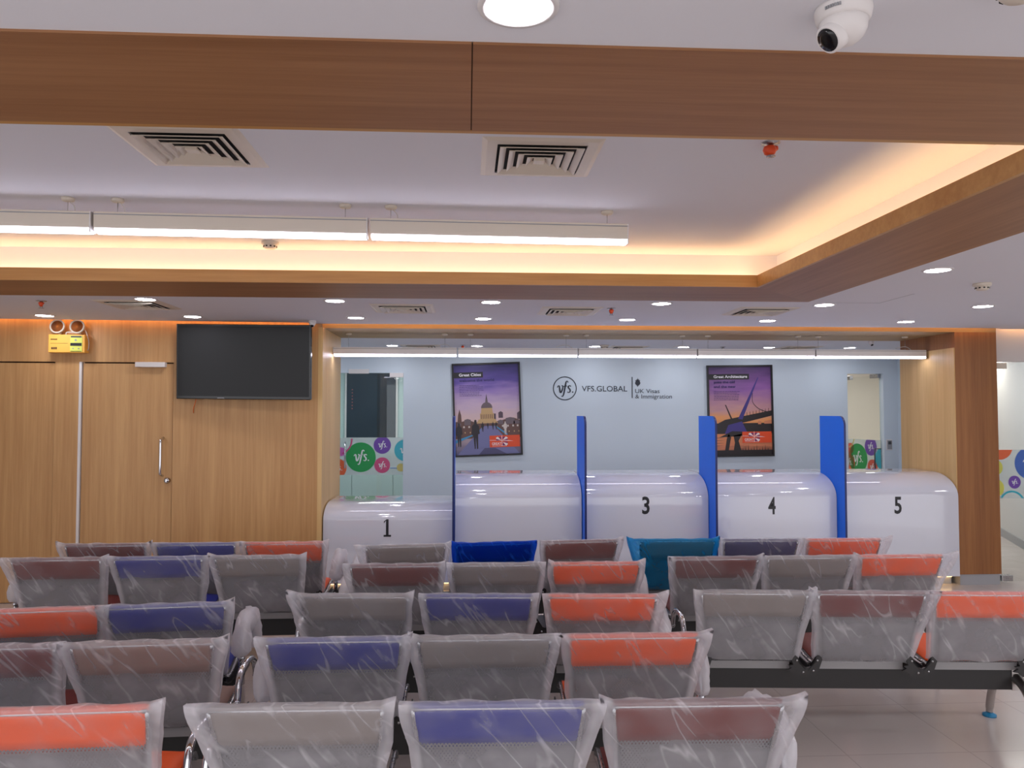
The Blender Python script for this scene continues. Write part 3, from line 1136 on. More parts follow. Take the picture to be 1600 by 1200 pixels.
        q([(.24, .055), (.30, .055), (.34, .20), (.30, .24), (.27, .18)], 'p_silh', .0018)
        q([(.38, .055), (.50, .055), (.46, .16), (.52, .24), (.38, .22), (.40, .14)], 'p_silh', .0018)
        for k_ in range(10):
            x = .52 + k_ * .045
            q([(x, .055), (x + .012, .055), (x + .006, .08 + .02 * (k_ % 3))], 'p_silh', .0021)
        for k_ in range(4):
            q([(.0, .10 + k_ * .03), (.24, .105 + k_ * .03), (.0, .112 + k_ * .03)], 'p_brown', .0003)
    a.build('picture', pr)
    # orange campaign flag
    o = B('p_orange')
    y2 = y - .005
    x0, x1, z0, z1 = (.52, .99, .075, .205) if art == 1 else (.52, .99, .135, .262)
    o.poly(P2([(x0, z0), (x1, z0), (x1, z1), (x0, z1)]), y2, 'p_orange')
    fx, fz, fw, fh = (x0 + .19), (z0 + .066), .17, .05
    o.poly(P2([(x0, fz + .012), (x0 + .30, fz), (x0 + .37, fz - .002), (x0 + .30, fz + .006), (x0, fz + .015)]), y2 - .0005, 'p_white')
    o.poly(P2([(fx - .003, fz - .055), (fx + .004, fz - .055), (fx + .004, fz + .06), (fx - .003, fz + .062)]), y2 - .0006, 'p_white')
    for sx in (-1, 1):
        for sz in (-1, 1):
            if sx < 0 and sz < 0:
                continue
            for tri, dd in (([(.016, .007), (.088, .009), (.088, .022)], .0009), ([(.010, .016), (.052, .050), (.014, .046)], .0009),
                            ([(.012, .010), (.092, .030), (.088, .040), (.062, .050)], .0007)):
                pts_ = [(fx + sx * x_, fz + sz * z_) for x_, z_ in tri]
                o.poly(P2(pts_ if sx * sz > 0 else pts_[::-1]), y2 - dd, 'p_violet' if dd > .0008 else 'p_white')
    o.text('GREAT', (x0 + .035) * W_, (fz - .042) * H_, .034, y2 - .001, 'p_white', width=.145 * W_, bold=.01)
    for k_ in range(12):
        o.box((x0 + .04 + k_ * .019) * W_, y2 - .0012, (fz - .055) * H_, (x0 + .053 + k_ * .019) * W_, y2 - .001, (fz - .051) * H_, 'p_white')
    o.build('flag_panel', t)['label'] = 'orange panel with white flag mark'
    tb = B('p_frame')
    zt_ = .87
    tb.poly(P2([(0, zt_ - .012), (.08 + title_w + .03, zt_ - .012), (.08 + title_w + .03, zt_ + .05), (0, zt_ + .05)]), y2)
    tb.text(title, .08 * W_, (zt_ + .005) * H_, .036, y2 - .001, 'letter_white', width=title_w * W_, bold=.02)
    for k_, (s_, w_) in enumerate(subtitle):
        tb.text(s_, .08 * W_, (zt_ - .055 - k_ * .052) * H_, .034, y2, 'p_text', width=w_ * W_, bold=.018)
    tb.build('headline', t)
    ln = B('p_text')
    z_ = zt_ - .10 - (len(subtitle) - 1) * .05
    rnd = random.Random(art)
    for k_ in range(lines):
        x = .08
        end = .36 + rnd.random() * .08 + (.06 if art == 2 else 0)
        while x < end:
            wd = .012 + rnd.random() * .03
            ln.box(x * W_, y2 - .0006, (z_ - k_ * .019) * H_, (x + wd) * W_, y2, (z_ - k_ * .019 + .004) * H_)
            x += wd + .008
    ln.build('small_print', t)
    return t


poster((-.135, YB, 1.085), R(-2.0), 'framed purple poster of a domed city skyline and footbridge, headed Great Cities', 1,
       'Great Cities', [('welcome the world', .54)], 7, .34)
poster((3.105, YB, 1.075), R(-.8), 'framed sunset poster of an inclined-mast bridge, headed Great Architecture', 2,
       'Great Architecture', [('joins the old', .34), ('and the new', .35)], 6, .54)

# ------------------------------------------------------------------ television
tvc = on_wall('', -1.945, 2.06, .17)
t = thing('television', 'large black flat television hanging on the wood wall', 'television', tvc, R(-4))
t.rotation_euler = (R(3), R(0.6), R(-4))
hw_, hh_ = .585, .325
B('black_gloss').box(-hw_, 0, -hh_, hw_, .045, hh_).build('casing', t, bevel=.006)
B('tv_screen').box(-hw_ + .014, -.0015, -hh_ + .026, hw_ - .014, .001, hh_ - .014).build('screen', t)
b = B('switch_grey')
b.box(-.225, -.003, -hh_ + .008, -.165, 0, -hh_ + .014)
b.build('bezel_marks', t)
b = B('black_matte')
b.box(-.2, .045, -.15, .2, .07, .15)
b.box(-.04, .07, -.03, .04, .12, .05)
b.build('wall_bracket', t)
cb_ = B('cable_orange')
p0 = on_wall('', -2.36, 1.80, .05)
cb_.tube(spline([p0, (p0[0] - .01, p0[1], 1.73), (p0[0] - .035, p0[1] + .02, 1.66), (p0[0] - .045, p0[1] + .045, 1.62)], 5), .004, 6)
tag(cb_.build('power_cord'), 'short orange cord hanging below the television on the wood wall', 'cord')

# ------------------------------------------------------------------ emergency light
e0 = on_wall('', -3.43, 2.135, .0)
t = thing('emergency_light', 'yellow twin-lamp emergency light box on the wood wall', 'emergency light', e0, WA)
B('box_yellow').box(-.148, -.085, 0, .148, 0, .155).build('housing', t, bevel=.005)
b = B('label_green')
b.box(.03, -.0875, .008, .128, -.085, .145)
b.box(.035, -.0885, .13, .122, -.0875, .143, 'handle_dark')
b.box(.032, -.0885, .058, .124, -.0875, .083, 'ink_black')
b.box(.035, -.0885, .010, .122, -.0875, .014, 'gap_dark')
for xx in (.055, .10):
    b.disc(xx, .035, .006, -.089, 'switch_grey', 12)
b.disc(.075, .108, .009, -.089, 'switch_grey', 12)
b.build('label_panel', t)
b = B('gap_dark')
for xx in range(6):
    b.box(-.128 + xx * .009, -.0865, .108, -.121 + xx * .009, -.085, .118)
for xx in range(14):
    b.box(-.128 + xx * .010, -.0865, .078, -.121 + xx * .010, -.085, .081)
for xx in range(4):
    b.box(-.122 + xx * .012, -.0865, .028, -.113 + xx * .012, -.085, .046)
b.build('small_print', t)
for lx, ln_ in ((-.087, 'left'), (.075, 'right')):
    Mx = Matrix.Rotation(R(82), 3, 'X')
    b = B('plastic_cream')
    b.lathe([(.012, -.02), (.03, -.018), (.052, .0), (.061, .03), (.061, .042), (.050, .042), (.050, .034)], (lx, -.03, .222), 28, M=Mx)
    b.lathe([(.012, 0), (.012, .035)], (lx + .01, -.035, .145), 12)
    lamp = b.build('lamp_head', t)
    b = B('lens_amber')
    b.lathe([(.049, .036), (.035, .032), (.02, .022), (.004, .018)], (lx, -.03, .222), 24, M=Mx)
    b.build('lens', lamp)
b = B('cable_white')
b.tube(spline([(-.02, -.045, .15), (-.018, -.05, .175), (.02, -.052, .178), (.055, -.05, .175)], 5), .005, 8)
b.tube(spline([(.13, -.04, .20), (.15, -.05, .16), (.163, -.045, .10), (.16, -.04, .04), (.15, -.035, .025)], 5), .004, 8)
b.build('cable', t)


# ------------------------------------------------------------------ ceiling fittings
def downlight_proto():
    t = thing('downlight', 'x', 'downlight', (0, 0, -5), 0, 'round recessed downlights')
    b = B('satin_white')
    b.lathe([(.082, 0), (.080, -.004), (.070, -.006), (.064, -.002), (.064, .0)], n=32)
    b.build('rim', t)
    b = B('lamp_disc')
    b.add([(0, 0, -.0035)] + [(.063 * math.cos(2 * PI * k / 32), .063 * math.sin(2 * PI * k / 32), -.0035) for k in range(32)],
          [(0, 1 + (k + 1) % 32, 1 + k) for k in range(32)])
    b.build('diffuser', t)
    return t


ORD = ['leftmost', 'second from left', 'third from left', 'fourth from left', 'fifth from left', 'sixth from left', 'rightmost']
rows = [
    (6.5, [-3.47, -2.28, -.935, .135, 1.37, 2.60, 3.84], 'in the row nearest the wood wall and counters'),
    (5.52, [-3.47, -2.263, -.945, .17, 1.417, 2.639, 3.861], 'in the row just behind the timber ring'),
    (4.13, [2.629, 3.9], 'beside the right run of the timber ring'),
    (2.8, [2.75, 3.9], 'out to the right of the tray, towards the camera'),
    (1.48, [-3.4, -1.65, .099, 2.0, 3.9], 'in the near ceiling before the timber beam'),
    (.2, [-3.4, -1.65, .1, 2.0, 3.9], 'in the near ceiling above the camera'),
    (-1.3, [-3.4, -1.65, .1, 2.0, 3.9], 'in the ceiling behind the camera'),
    (9.17, [-2.0, -.891, .114, 1.535, 2.621, 3.684, 4.7], 'over the back office behind the counters'),
]
dl = downlight_proto()
first = True
for y, xs, where in rows:
    for i, x in enumerate(xs):
        o = dl if first else copy_tree(dl)
        first = False
        o.location = (x, y, CZ)
        n = len(xs)
        pos = {7: ORD, 5: ['leftmost', 'second from left', 'middle', 'fourth from left', 'rightmost'], 2: ['left', 'right']}[n][i]
        lab = '%s round white downlight %s' % (pos, where)
        if y == 1.48 and i == 2:
            lab = 'large-looking round downlight at the top edge, nearest in view before the timber beam'
        if y == 4.13 and i == 0:
            lab = 'round downlight standing alone beside the right run of the timber ring'
        o['label'] = lab
for x, y, lab in [(6.3, 8.2, 'round downlight in the corridor beyond the glass partition'), (7.4, 10.6, 'round downlight at the far end of the corridor'),
                  (5.8, 5.5, 'round downlight far right beyond the frame by the partition'), (5.8, 2.6, 'round downlight near the right outer wall'),
                  (-.9, 11.0, 'round downlight in the room behind the left glass door, on its right'), (5.2, 11.2, 'round downlight in the cream room behind the ajar glass door, middle'),
                  (-2.0, 11.0, 'added unseen downlight in the room behind the left glass door, on its left'), (-1.4, 11.7, 'added unseen downlight over the storage cabinet behind the left glass door'),  # both added out of view to brighten the room behind the left door
                  (-1.4, 10.3, 'added unseen downlight just behind the left glass door'),  # added for the same room, out of view
                  (4.6, 10.4, 'added unseen downlight just behind the ajar glass door'), (6.2, 11.3, 'added unseen downlight deep in the cream room behind the ajar glass door'),  # both added out of view to brighten the cream room
                  (5.9, 10.5, 'added unseen downlight at the right of the cream room behind the ajar glass door'),  # another one added for the cream room
                  (5.6, 7.7, 'added unseen downlight in the corridor just behind the glass partition'), (6.2, 9.3, 'added unseen downlight midway along the corridor')]:  # both added out of view to brighten the corridor
    o = copy_tree(dl)
    o.location = (x, y, CZ)
    o['label'] = lab


def added_fill_panel(x, y, lab):  # unseen panel, added to lift the dark rooms behind glass
    t = thing('added_fill_panel', lab, 'added fill light', (x, y, CZ), 0, 'added fill panels in the rooms behind glass')
    B('satin_white').box(-.3, -.3, -.012, .3, .3, 0).build('frame', t)
    B('fill_panel_glow').box(-.285, -.285, -.016, .285, .285, -.012).build('diffuser', t)


added_fill_panel(-1.25, 10.9, 'added unseen fill panel over the room behind the left glass door')
added_fill_panel(5.2, 10.75, 'added unseen fill panel over the room behind the ajar glass door')
added_fill_panel(5.9, 8.1, 'added unseen fill panel over the corridor beyond the glass partition')
added_fill_panel(6.7, 9.9, 'added unseen fill panel at the far end of the corridor')


def vent_proto():
    t = thing('ceiling_vent', 'x', 'vent', (0, 0, -6), 0, 'square ceiling diffusers')
    o_, i_ = .235, .175
    b = B('plastic_cream')
    for s0, s1, z0, z1 in [(o_, .215, 0, -.008), (.215, i_, -.008, -.008)]:
        A = [(-s0, -s0, z0), (s0, -s0, z0), (s0, s0, z0), (-s0, s0, z0)]
        D = [(-s1, -s1, z1), (s1, -s1, z1), (s1, s1, z1), (-s1, s1, z1)]
        b.add(A + D, [(k, (k + 1) % 4, 4 + (k + 1) % 4, 4 + k) for k in range(4)])
    for k in range(4):
        pass
    b.build('flange', t)
    B('vent_dark').box(-i_, -i_, -.002, i_, i_, -.0005).build('duct_opening', t)
    for s in (.165, .127, .089, .051):
        s1 = s - .026
        b = B('plastic_cream')
        z0, z1 = -.018, -.004
        A = [(-s, -s, z0), (s, -s, z0), (s, s, z0), (-s, s, z0)]
        D = [(-s1, -s1, z1), (s1, -s1, z1), (s1, s1, z1), (-s1, s1, z1)]
        E_ = [(-s + .004, -s + .004, z0 + .003), (s - .004, -s + .004, z0 + .003), (s - .004, s - .004, z0 + .003), (-s + .004, s - .004, z0 + .003)]
        b.add(A + D, [(k, (k + 1) % 4, 4 + (k + 1) % 4, 4 + k) for k in range(4)])
        A2 = [(x, y, z0 + .004) for x, y, z in A]
        b.add(A + A2, [(k, 4 + k, 4 + (k + 1) % 4, (k + 1) % 4) for k in range(4)])
        b.build('louvre', t)
    B('plastic_cream').box(-.022, -.022, -.018, .022, .022, -.008).build('centre_plate', t)
    return t


vp = vent_proto()
first = True
for x, y, z, lab in [(-1.075, 3.04, HZ, 'left square vent in the raised ceiling just past the near timber beam'),
                     (.29, 3.09, HZ, 'middle square vent in the raised ceiling just past the near timber beam'),
                     (-.49, 5.90, CZ, 'second square vent from left in the low ceiling behind the timber ring'),
                     (.80, 5.97, CZ, 'third square vent from left in the low ceiling behind the timber ring'),
                     (2.30, 5.90, CZ, 'rightmost square vent in the low ceiling behind the timber ring'),
                     (-2.43, 5.80, CZ, 'leftmost square vent in the low ceiling above the flush door'),
                     (-.56, 9.28, CZ, 'left square vent over the back office'),
                     (1.957, 9.30, CZ, 'middle square vent over the back office'),
                     (4.05, 9.2, CZ, 'right square vent over the back office')]:
    o = vp if first else copy_tree(vp)
    first = False
    o.location = (x, y, z)
    o['label'] = lab


def sprinkler(x, y, z, lab, red=True, big=False):
    t = thing('fire_sprinkler', lab, 'sprinkler', (x, y, z), 0, 'ceiling sprinklers')
    m = 'sprinkler_red' if red else 'steel'
    b = B('steel')
    b.lathe([(.036, 0), (.036, -.003), (.012, -.006), (.010, -.012)], n=20)
    b.build('escutcheon', t)
    if big:
        b = B(m)
        b.lathe([(.006, -.01), (.022, -.016), (.026, -.030), (.020, -.044), (.010, -.05)], (-.004, 0, 0), 16)
        b.lathe([(.006, -.008), (.016, -.012), (.017, -.022), (.008, -.03)], (.018, .012, 0), 12)
        b.build('cap', t)
    else:
        b = B(m)
        b.lathe([(.009, -.01), (.020, -.014), (.014, -.034), (.006, -.042)], n=12)
        b.build('cap', t)
    b = B('steel')
    for s in (-1, 1):
        b.tube([(s * .01, 0, -.01), (s * .017, 0, -.028), (s * .004, 0, -.05)], .002, 6)
    b.lathe([(.018, -.052), (.018, -.054)], n=12)
    b.build('frame', t)


sprinkler(1.165, 2.86, HZ, 'orange-capped sprinkler in the raised ceiling by the near timber beam', big=True)
sprinkler(-3.04, 5.65, CZ, 'small red-capped sprinkler on the low ceiling at far left')
sprinkler(1.10, 5.80, CZ, 'small red-capped sprinkler beside the third low-ceiling vent')
sprinkler(-.054, 9.06, CZ, 'small red sprinkler over the back office at left')
sprinkler(3.10, 9.14, CZ, 'small grey sprinkler over the back office at right', red=False)


def detector(x, y, z, lab):
    t = thing('smoke_detector', lab, 'smoke detector', (x, y, z), 0, 'smoke detectors')
    b = B('plastic_cream')
    b.lathe([(.052, 0), (.052, -.014), (.046, -.018), (.040, -.02), (.038, -.034), (.030, -.042), (.010, -.044)], n=28)
    b.build('body', t)
    b = B('vent_dark')
    for k in range(10):
        a = 2 * PI * k / 10
        M_ = Matrix.Rotation(a, 4, 'Z')
        b.obox(M_, .034, -.005, -.034, .041, .005, -.026)
    b.build('sensor_slots', t)


detector(-1.20, 4.72, HZ, 'white smoke detector on the raised ceiling by the far cove')
detector(3.18, 4.55, CZ, 'white smoke detector on the low ceiling at right')
detector(1.01, 1.318, CZ, 'white smoke detector at the top edge beside the dome camera')
detector(1.62, 8.98, CZ, 'white smoke detector over the back office')


def dome_camera(x, y, z, s, rz, lab, tilt=45):
    t = thing('dome_camera', lab, 'security camera', (x, y, z), rz)
    b = B('satin_white')
    b.lathe([(.055 * s, 0), (.056 * s, -.006 * s), (.052 * s, -.024 * s), (.047 * s, -.028 * s)], n=32)
    b.build('base', t)
    b = B('satin_white')
    b.lathe([(.047 * s, -.024 * s), (.046 * s, -.034 * s)] + [(.046 * s * math.cos(a), -.036 * s - .040 * s * math.sin(a)) for a in [PI / 2 * k / 8 for k in range(8)]] + [(.002, -.076 * s)], n=32)
    b.build('dome', t)
    Mx = Matrix.Rotation(R(90 + 0), 3, 'X') @ Matrix.Rotation(0, 3, 'Y')
    Mt = Matrix.Rotation(R(-tilt), 3, 'X') @ Matrix.Rotation(R(180), 3, 'X')
    Mt = Matrix.Rotation(R(180 - tilt), 3, 'X')
    b = B('satin_white')
    b.lathe([(.030 * s, .01 * s), (.029 * s, .046 * s), (.025 * s, .049 * s), (.023 * s, .047 * s)], (0, 0, -.040 * s), 24, M=Mt)
    eye = b.build('eyeball', t)
    b = B('black_gloss')
    b.lathe([(.0235 * s, .0465 * s), (.0235 * s, .0492 * s), (.012 * s, .0505 * s)], (0, 0, -.040 * s), 24, M=Mt)
    b.build('lens', eye)
    return t


dc = dome_camera(.742, 1.452, CZ, .98, R(-78), 'white dome security camera on the near ceiling', 52)
b = B('switch_grey')
for k in range(7):
    a = R(-62) + k * .085 - .2
    M_ = Matrix.Rotation(a, 4, 'Z')
    b.obox(M_, .0535, -.0016, -.017, .0555, .0016, -.011)
b.build('brand_mark', dc)
dome_camera(-1.345, 6.74, CZ, .62, R(5), 'tiny white dome camera above the right corner of the television', 40)
dome_camera(4.50, 8.3, CZ, .6, R(0), 'tiny white dome camera over the back office at right', 40)


def linear_light(x0, x1, y, z0, rz, lab, origin, mounts, hgt=.10, dep=.055, cz=HZ, grp=None, cable=None, bm='plastic_cream'):
    """one straight luminaire body, local x along it"""
    t = thing('linear_light', lab, 'linear light', origin, rz, grp)
    L = x1 - x0
    b = B(bm)
    b.box(0, -dep / 2, .012, L, dep / 2, hgt)
    b.box(0, -dep / 2 - .002, hgt - .014, L, -dep / 2, hgt - .010, 'switch_grey')
    b.build('housing', t)
    b = B('linear_glow')
    b.box(.006, -dep / 2, 0, L - .006, dep / 2, .012)
    b.box(.006, -dep / 2 - .001, .0, L - .006, -dep / 2, .020)
    b.build('diffuser', t)
    B('satin_white').box(L - .006, -dep / 2 - .002, 0, L, dep / 2 + .002, hgt).build('end_cap', t)
    for mx_ in mounts:
        d = cz - z0
        b = B('plastic_cream')
        b.lathe([(.030, d), (.030, d - .010), (.026, d - .016), (.006, d - .018)], (mx_, 0, 0), 20)
        c = b.build('ceiling_rose', t)
        B('steel').tube([(mx_, 0, d - .015), (mx_, 0, hgt)], .0015, 6).build('suspension_wire', c)
    if cable:
        b = B('cable_white')
        b.tube(spline(cable, 5), .003, 6)
        b.build('cable', t)
    return t


sl = .0364
r1 = math.atan(sl)


def at1(X):
    return (X, 3.87 + sl * (X - 0), 2.49)


G1 = 'suspended linear lights under the raised ceiling'
bx = [-3.03, -1.80, -.485, .838]
names = ['leftmost suspended white linear light under the raised ceiling, cut by the frame',
         'middle suspended white linear light under the raised ceiling',
         'rightmost suspended white linear light under the raised ceiling']
mt = [[-1.93], [-1.70, -.61], [-.385, .72]]
for i in range(3):
    linear_light(bx[i], bx[i + 1] - .012, 0, 2.49, r1, names[i], at1(bx[i]), [(m_ - bx[i]) for m_ in mt[i]], grp=G1,
                 cable=[(mt[i][0] - bx[i] + .01, 0, .15), (mt[i][0] - bx[i] + .03, 0, .13), (mt[i][0] - bx[i] + .035, 0, .10)])
G2 = 'linear lights hung under the timber header'
bx = [-1.285, -.089, 1.089, 2.275, 3.47, 4.615]
mt = [[-1.143, -.218], [.03, .968], [1.168, 2.125], [2.382, 3.296], [3.504, 4.4]]
nm = ['leftmost linear light under the timber header, above the low counter', 'second linear light from left under the timber header',
      'middle linear light under the timber header', 'fourth linear light from left under the timber header',
      'rightmost linear light under the timber header, touching the column']
for i in range(5):
    linear_light(bx[i], bx[i + 1] - .012, 0, 2.165, 0, nm[i], (bx[i], 7.47, 2.165), [m_ - bx[i] for m_ in mt[i]], hgt=.085, cz=2.388, grp=G2,
                 cable=[(mt[i][1] - bx[i] - .1, 0, .10), (mt[i][1] - bx[i], .0, .12), (mt[i][1] - bx[i] + .06, 0, .09)], bm='satin_white')


# ------------------------------------------------------------------ waiting benches
PITCH = .582
BP = [(-.255, .745), (-.243, .715), (-.222, .66), (-.198, .59), (-.176, .52), (-.158, .46), (-.142, .415), (-.115, .385)]   # back profile y,z
SP = [(-.108, .378), (-.06, .372), (0, .376), (.08, .388), (.16, .405), (.215, .412), (.245, .405), (.262, .38)]


def bp(z):
    for (y0, z0), (y1, z1) in zip(BP, BP[1:]):
        if z <= z0 and z >= z1:
            return y0 + (y1 - y0) * (z0 - z) / (z0 - z1)
    return BP[0][0] - (z - BP[0][1]) * .35 if z > BP[0][1] else BP[-1][0]


def hwid(z):
    """half width of the backrest at height z"""
    return .222 + (.253 - .222) * max(0, min(1, (z - .40) / .34))


def sheet_mesh(mat, prof, hw_f, th, rim):
    b = B(mat)
    P_ = [Vector((0, y, z)) for y, z in prof]
    sm = spline(P_, 3)
    cols = 8
    rings = []
    for i, p in enumerate(sm):
        t = (sm[min(i + 1, len(sm) - 1)] - sm[max(i - 1, 0)]).normalized()
        nrm = Vector((0, t.z, -t.y))
        h_ = hw_f(p)
        rings.append([(p + nrm * th / 2, h_), (p - nrm * th / 2, h_)])
    vs_ = []
    for (a, h_), (c, _) in rings:
        for k in range(cols + 1):
            x = -h_ + 2 * h_ * k / cols
            vs_.append((x, a.y, a.z))
        for k in range(cols, -1, -1):
            x = -h_ + 2 * h_ * k / cols
            vs_.append((x, c.y, c.z))
    n = 2 * (cols + 1)
    fs = []
    for i in range(len(rings) - 1):
        for k in range(n):
            a_, b_ = i * n + k, i * n + (k + 1) % n
            fs.append((a_, b_, b_ + n, a_ + n))
    fs.append(tuple(range(n - 1, -1, -1)))
    fs.append(tuple(range((len(rings) - 1) * n, len(rings) * n)))
    b.add(vs_, fs, None, True)
    return b


def mesh_of(b, name):
    o = b.build(name)
    me = o.data
    bpy.data.objects.remove(o)
    return me


ME = {}
ME['back'] = mesh_of(sheet_mesh('perforated_steel', BP, lambda p: hwid(p.z), .004, 0), 'backrest')
ME['seat'] = mesh_of(sheet_mesh('perforated_steel', SP, lambda p: .235, .004, 0), 'seat')
b = B('steel')
for s in (-1, 1):
    b.tube([(s * hwid(z), y - .002, z) for y, z in BP], .008, 8)
b.tube([(-hwid(.745), -.257, .745), (hwid(.745), -.257, .745)], .008, 8)
ME['backframe'] = mesh_of(b, 'back_frame')
b = B('steel')
for s in (-1, 1):
    b.tube([(s * .235, y, z) for y, z in SP], .008, 8)
b.tube([(-.235, .262, .382), (.235, .262, .382)], .009, 8)
ME['seatframe'] = mesh_of(b, 'seat_frame')
# lower skirt panel behind the seat
b = B('skirt_grey')
b.box(-.21, -.112, .345, .21, -.104, .384)
ME['skirt'] = mesh_of(b, 'rear_skirt')


def pad_mesh(mat, bottom=.632):
    b = B(mat)
    # outline of the pad: rear face, over the top, front face
    rear = [(bp(z) - .012, z) for z in (bottom, .66, .69, .715, .74)]
    top = [(bp(.74) - .010, .752), (bp(.74) + .004, .760), (bp(.74) + .022, .757)]
    front = [(bp(z) + .028, z) for z in (.735, .70, .665, bottom - .03)]
    pr = rear + top + front + [(bp(bottom - .03) + .004, bottom - .03), (bp(bottom) - .003, bottom)]
    n = len(pr)
    xs = [-1, -.985, -.93, -.6, -.3, 0, .3, .6, .93, .985, 1]
    vs_ = []
    for x in xs:
        e = abs(x)
        for j, (y, z) in enumerate(pr):
            yc = bp(z) + .006
            k = 1.0 if e < .95 else (.75 if e < .99 else .35)
            zz = z
            if j in (0, 1) and e > .9:
                zz = z + .012 * (e - .9) * 10
            h_ = (hwid(z) + .002)
            vs_.append((x * h_, yc + (y - yc) * k, zz))
    fs = []
    for i in range(len(xs) - 1):
        for k in range(n):
            a_, b_ = i * n + k, i * n + (k + 1) % n
            fs.append((a_, a_ + n, b_ + n, b_))
    fs.append(tuple(range(n)))
    fs.append(tuple(range((len(xs) - 1) * n + n - 1, (len(xs) - 1) * n - 1, -1)))
    b.add(vs_, fs, None, True)
    return b


def cushion_mesh(mat):
    b = B(mat)
    nx, ny = 12, 10
    vs_, fs = [], []
    for side in (1, 0):
        for j in range(ny + 1):
            for i in range(nx + 1):
                u, v = -1 + 2 * i / nx, -1 + 2 * j / ny
                e = (1 - abs(u) ** 6) * (1 - abs(v) ** 6)
                x = u * .225
                y = .07 + v * .165
                z0 = .382 + .028 * (v * .5 + .5)
                vs_.append((x, y, z0 + (.008 + .030 * e if side else 0)))
    m_ = (nx + 1) * (ny + 1)
    for j in range(ny):
        for i in range(nx):
            a_ = j * (nx + 1) + i
            fs.append((a_, a_ + 1, a_ + nx + 2, a_ + nx + 1))
            fs.append((m_ + a_, m_ + a_ + nx + 1, m_ + a_ + nx + 2, m_ + a_ + 1))
    edge = [i for i in range(nx + 1)] + [j * (nx + 1) + nx for j in range(1, ny + 1)] + [ny * (nx + 1) + i for i in range(nx - 1, -1, -1)] + [j * (nx + 1) for j in range(ny - 1, 0, -1)]
    for k in range(len(edge)):
        a_, b_ = edge[k], edge[(k + 1) % len(edge)]
        fs.append((a_, a_ + m_, b_ + m_, b_))
    b.add(vs_, fs, None, True)
    return b


for c in ('orange', 'blue', 'navy', 'maroon', 'grey', 'taupe'):
    ME['pad_' + c] = mesh_of(pad_mesh('pad_' + c), 'back_pad')
    ME['cush_' + c] = mesh_of(cushion_mesh('pad_' + c), 'seat_pad')


def cover_mesh(seed, mat, loose=1.0, lean=0.0):
    """a polythene bag pulled over the backrest: closed rings from the rim down, creased and flared"""
    rnd = random.Random(seed)
    ox = rnd.random() * 50
    fl, fr = .006 + rnd.random() * .026, .006 + rnd.random() * .026
    hang = .385 + rnd.random() * .02
    fl += max(0, -lean) * .03
    fr += max(0, lean) * .03
    zs = [.760, .757, .748, .735, .715, .69, .66, .625, .59, .55, .51, .47, .435, hang]
    nb, ns = 26, 3
    b = B(mat)
    vs_, at = [], []
    n = 2 * nb + 2 * ns
    for i, z in enumerate(zs):
        tz = (.76 - z) / .375
        h_ = hwid(z) + .012
        L_ = h_ + (.008 + fl * (1 - tz) ** 1.5) * loose
        R_ = h_ + (.008 + fr * (1 - tz) ** 1.5) * loose
        thick = (.008 if i == 0 else .016 if i == 1 else .020 if i == 2 else .024 + .012 * tz)
        yc = bp(min(z, .745)) + .004
        for k in range(n):
            if k < nb:
                u, fy, sd = -1 + 2 * k / nb, -1, 0
            elif k < nb + ns:
                u, fy, sd = 1, -1 + 2 * (k - nb) / ns, 1
            elif k < 2 * nb + ns:
                u, fy, sd = 1 - 2 * (k - nb - ns) / nb, 1, 0
            else:
                u, fy, sd = -1, 1 - 2 * (k - 2 * nb - ns) / ns, 1
            x = u * (R_ if u > 0 else L_)
            # pinch to a thin double edge at each side
            pin = max(0, (abs(u) - .86) / .14)
            ty = thick * (1 - .75 * pin)
            if fy > 0:
                ty *= 1.3
            yy = yc + fy * ty
            nz = noise.noise(Vector((x * 9 + ox, z * 5, fy * 3 + ox)))
            n2 = noise.noise(Vector((x * 26 + z * 14 + ox, z * 9, fy * 5)))
            yy += (nz * .006 + n2 * .004) * (0.4 + tz) * (.6 if i < 3 else 1)
            if fy < 0:
                yy = min(yy, bp(min(z, .745)) - .020 if z > .60 else bp(z) - .014)
            xx = x + (noise.noise(Vector((z * 11 + ox, u * 3, 2))) * .010 if pin > 0 else 0)
            zz = z
            top = max(0, 1 - i / 4)
            zz += top * (noise.noise(Vector((x * 12 + ox, fy, 7))) * .006 + .004)
            zz += top * pin * (.006 + (.012 if (u < 0 and seed % 3 == 0) or (u > 0 and seed % 2 == 0) else -.002)) * loose
            if i == len(zs) - 1:
                zz += noise.noise(Vector((x * 10 + ox, fy * 2, 1))) * .012
            vs_.append((xx, yy, zz))
            hz_ = max(0, min(1, (.645 - z) / .05))
            at.append(min(1, (.30 * hz_ if fy < 0 else .0) + pin ** .7 * (.9 - .35 * tz) + (.55 if i <= 1 else .35 if i == 2 else .0) * .8))
    fs = []
    for i in range(len(zs) - 1):
        for k in range(n):
            a_, b_ = i * n + k, i * n + (k + 1) % n
            fs.append((a_, b_, b_ + n, a_ + n))
    # close the top with a row of quads across
    for k in range(nb):
        a_, a2 = k, k + 1
        c_, c2 = (nb + ns + nb - k) % n, (nb + ns + nb - k - 1) % n
        fs.append((a_, c_, c2, a2))
    b.add(vs_, fs, None, True)
    b.attr = at
    return b


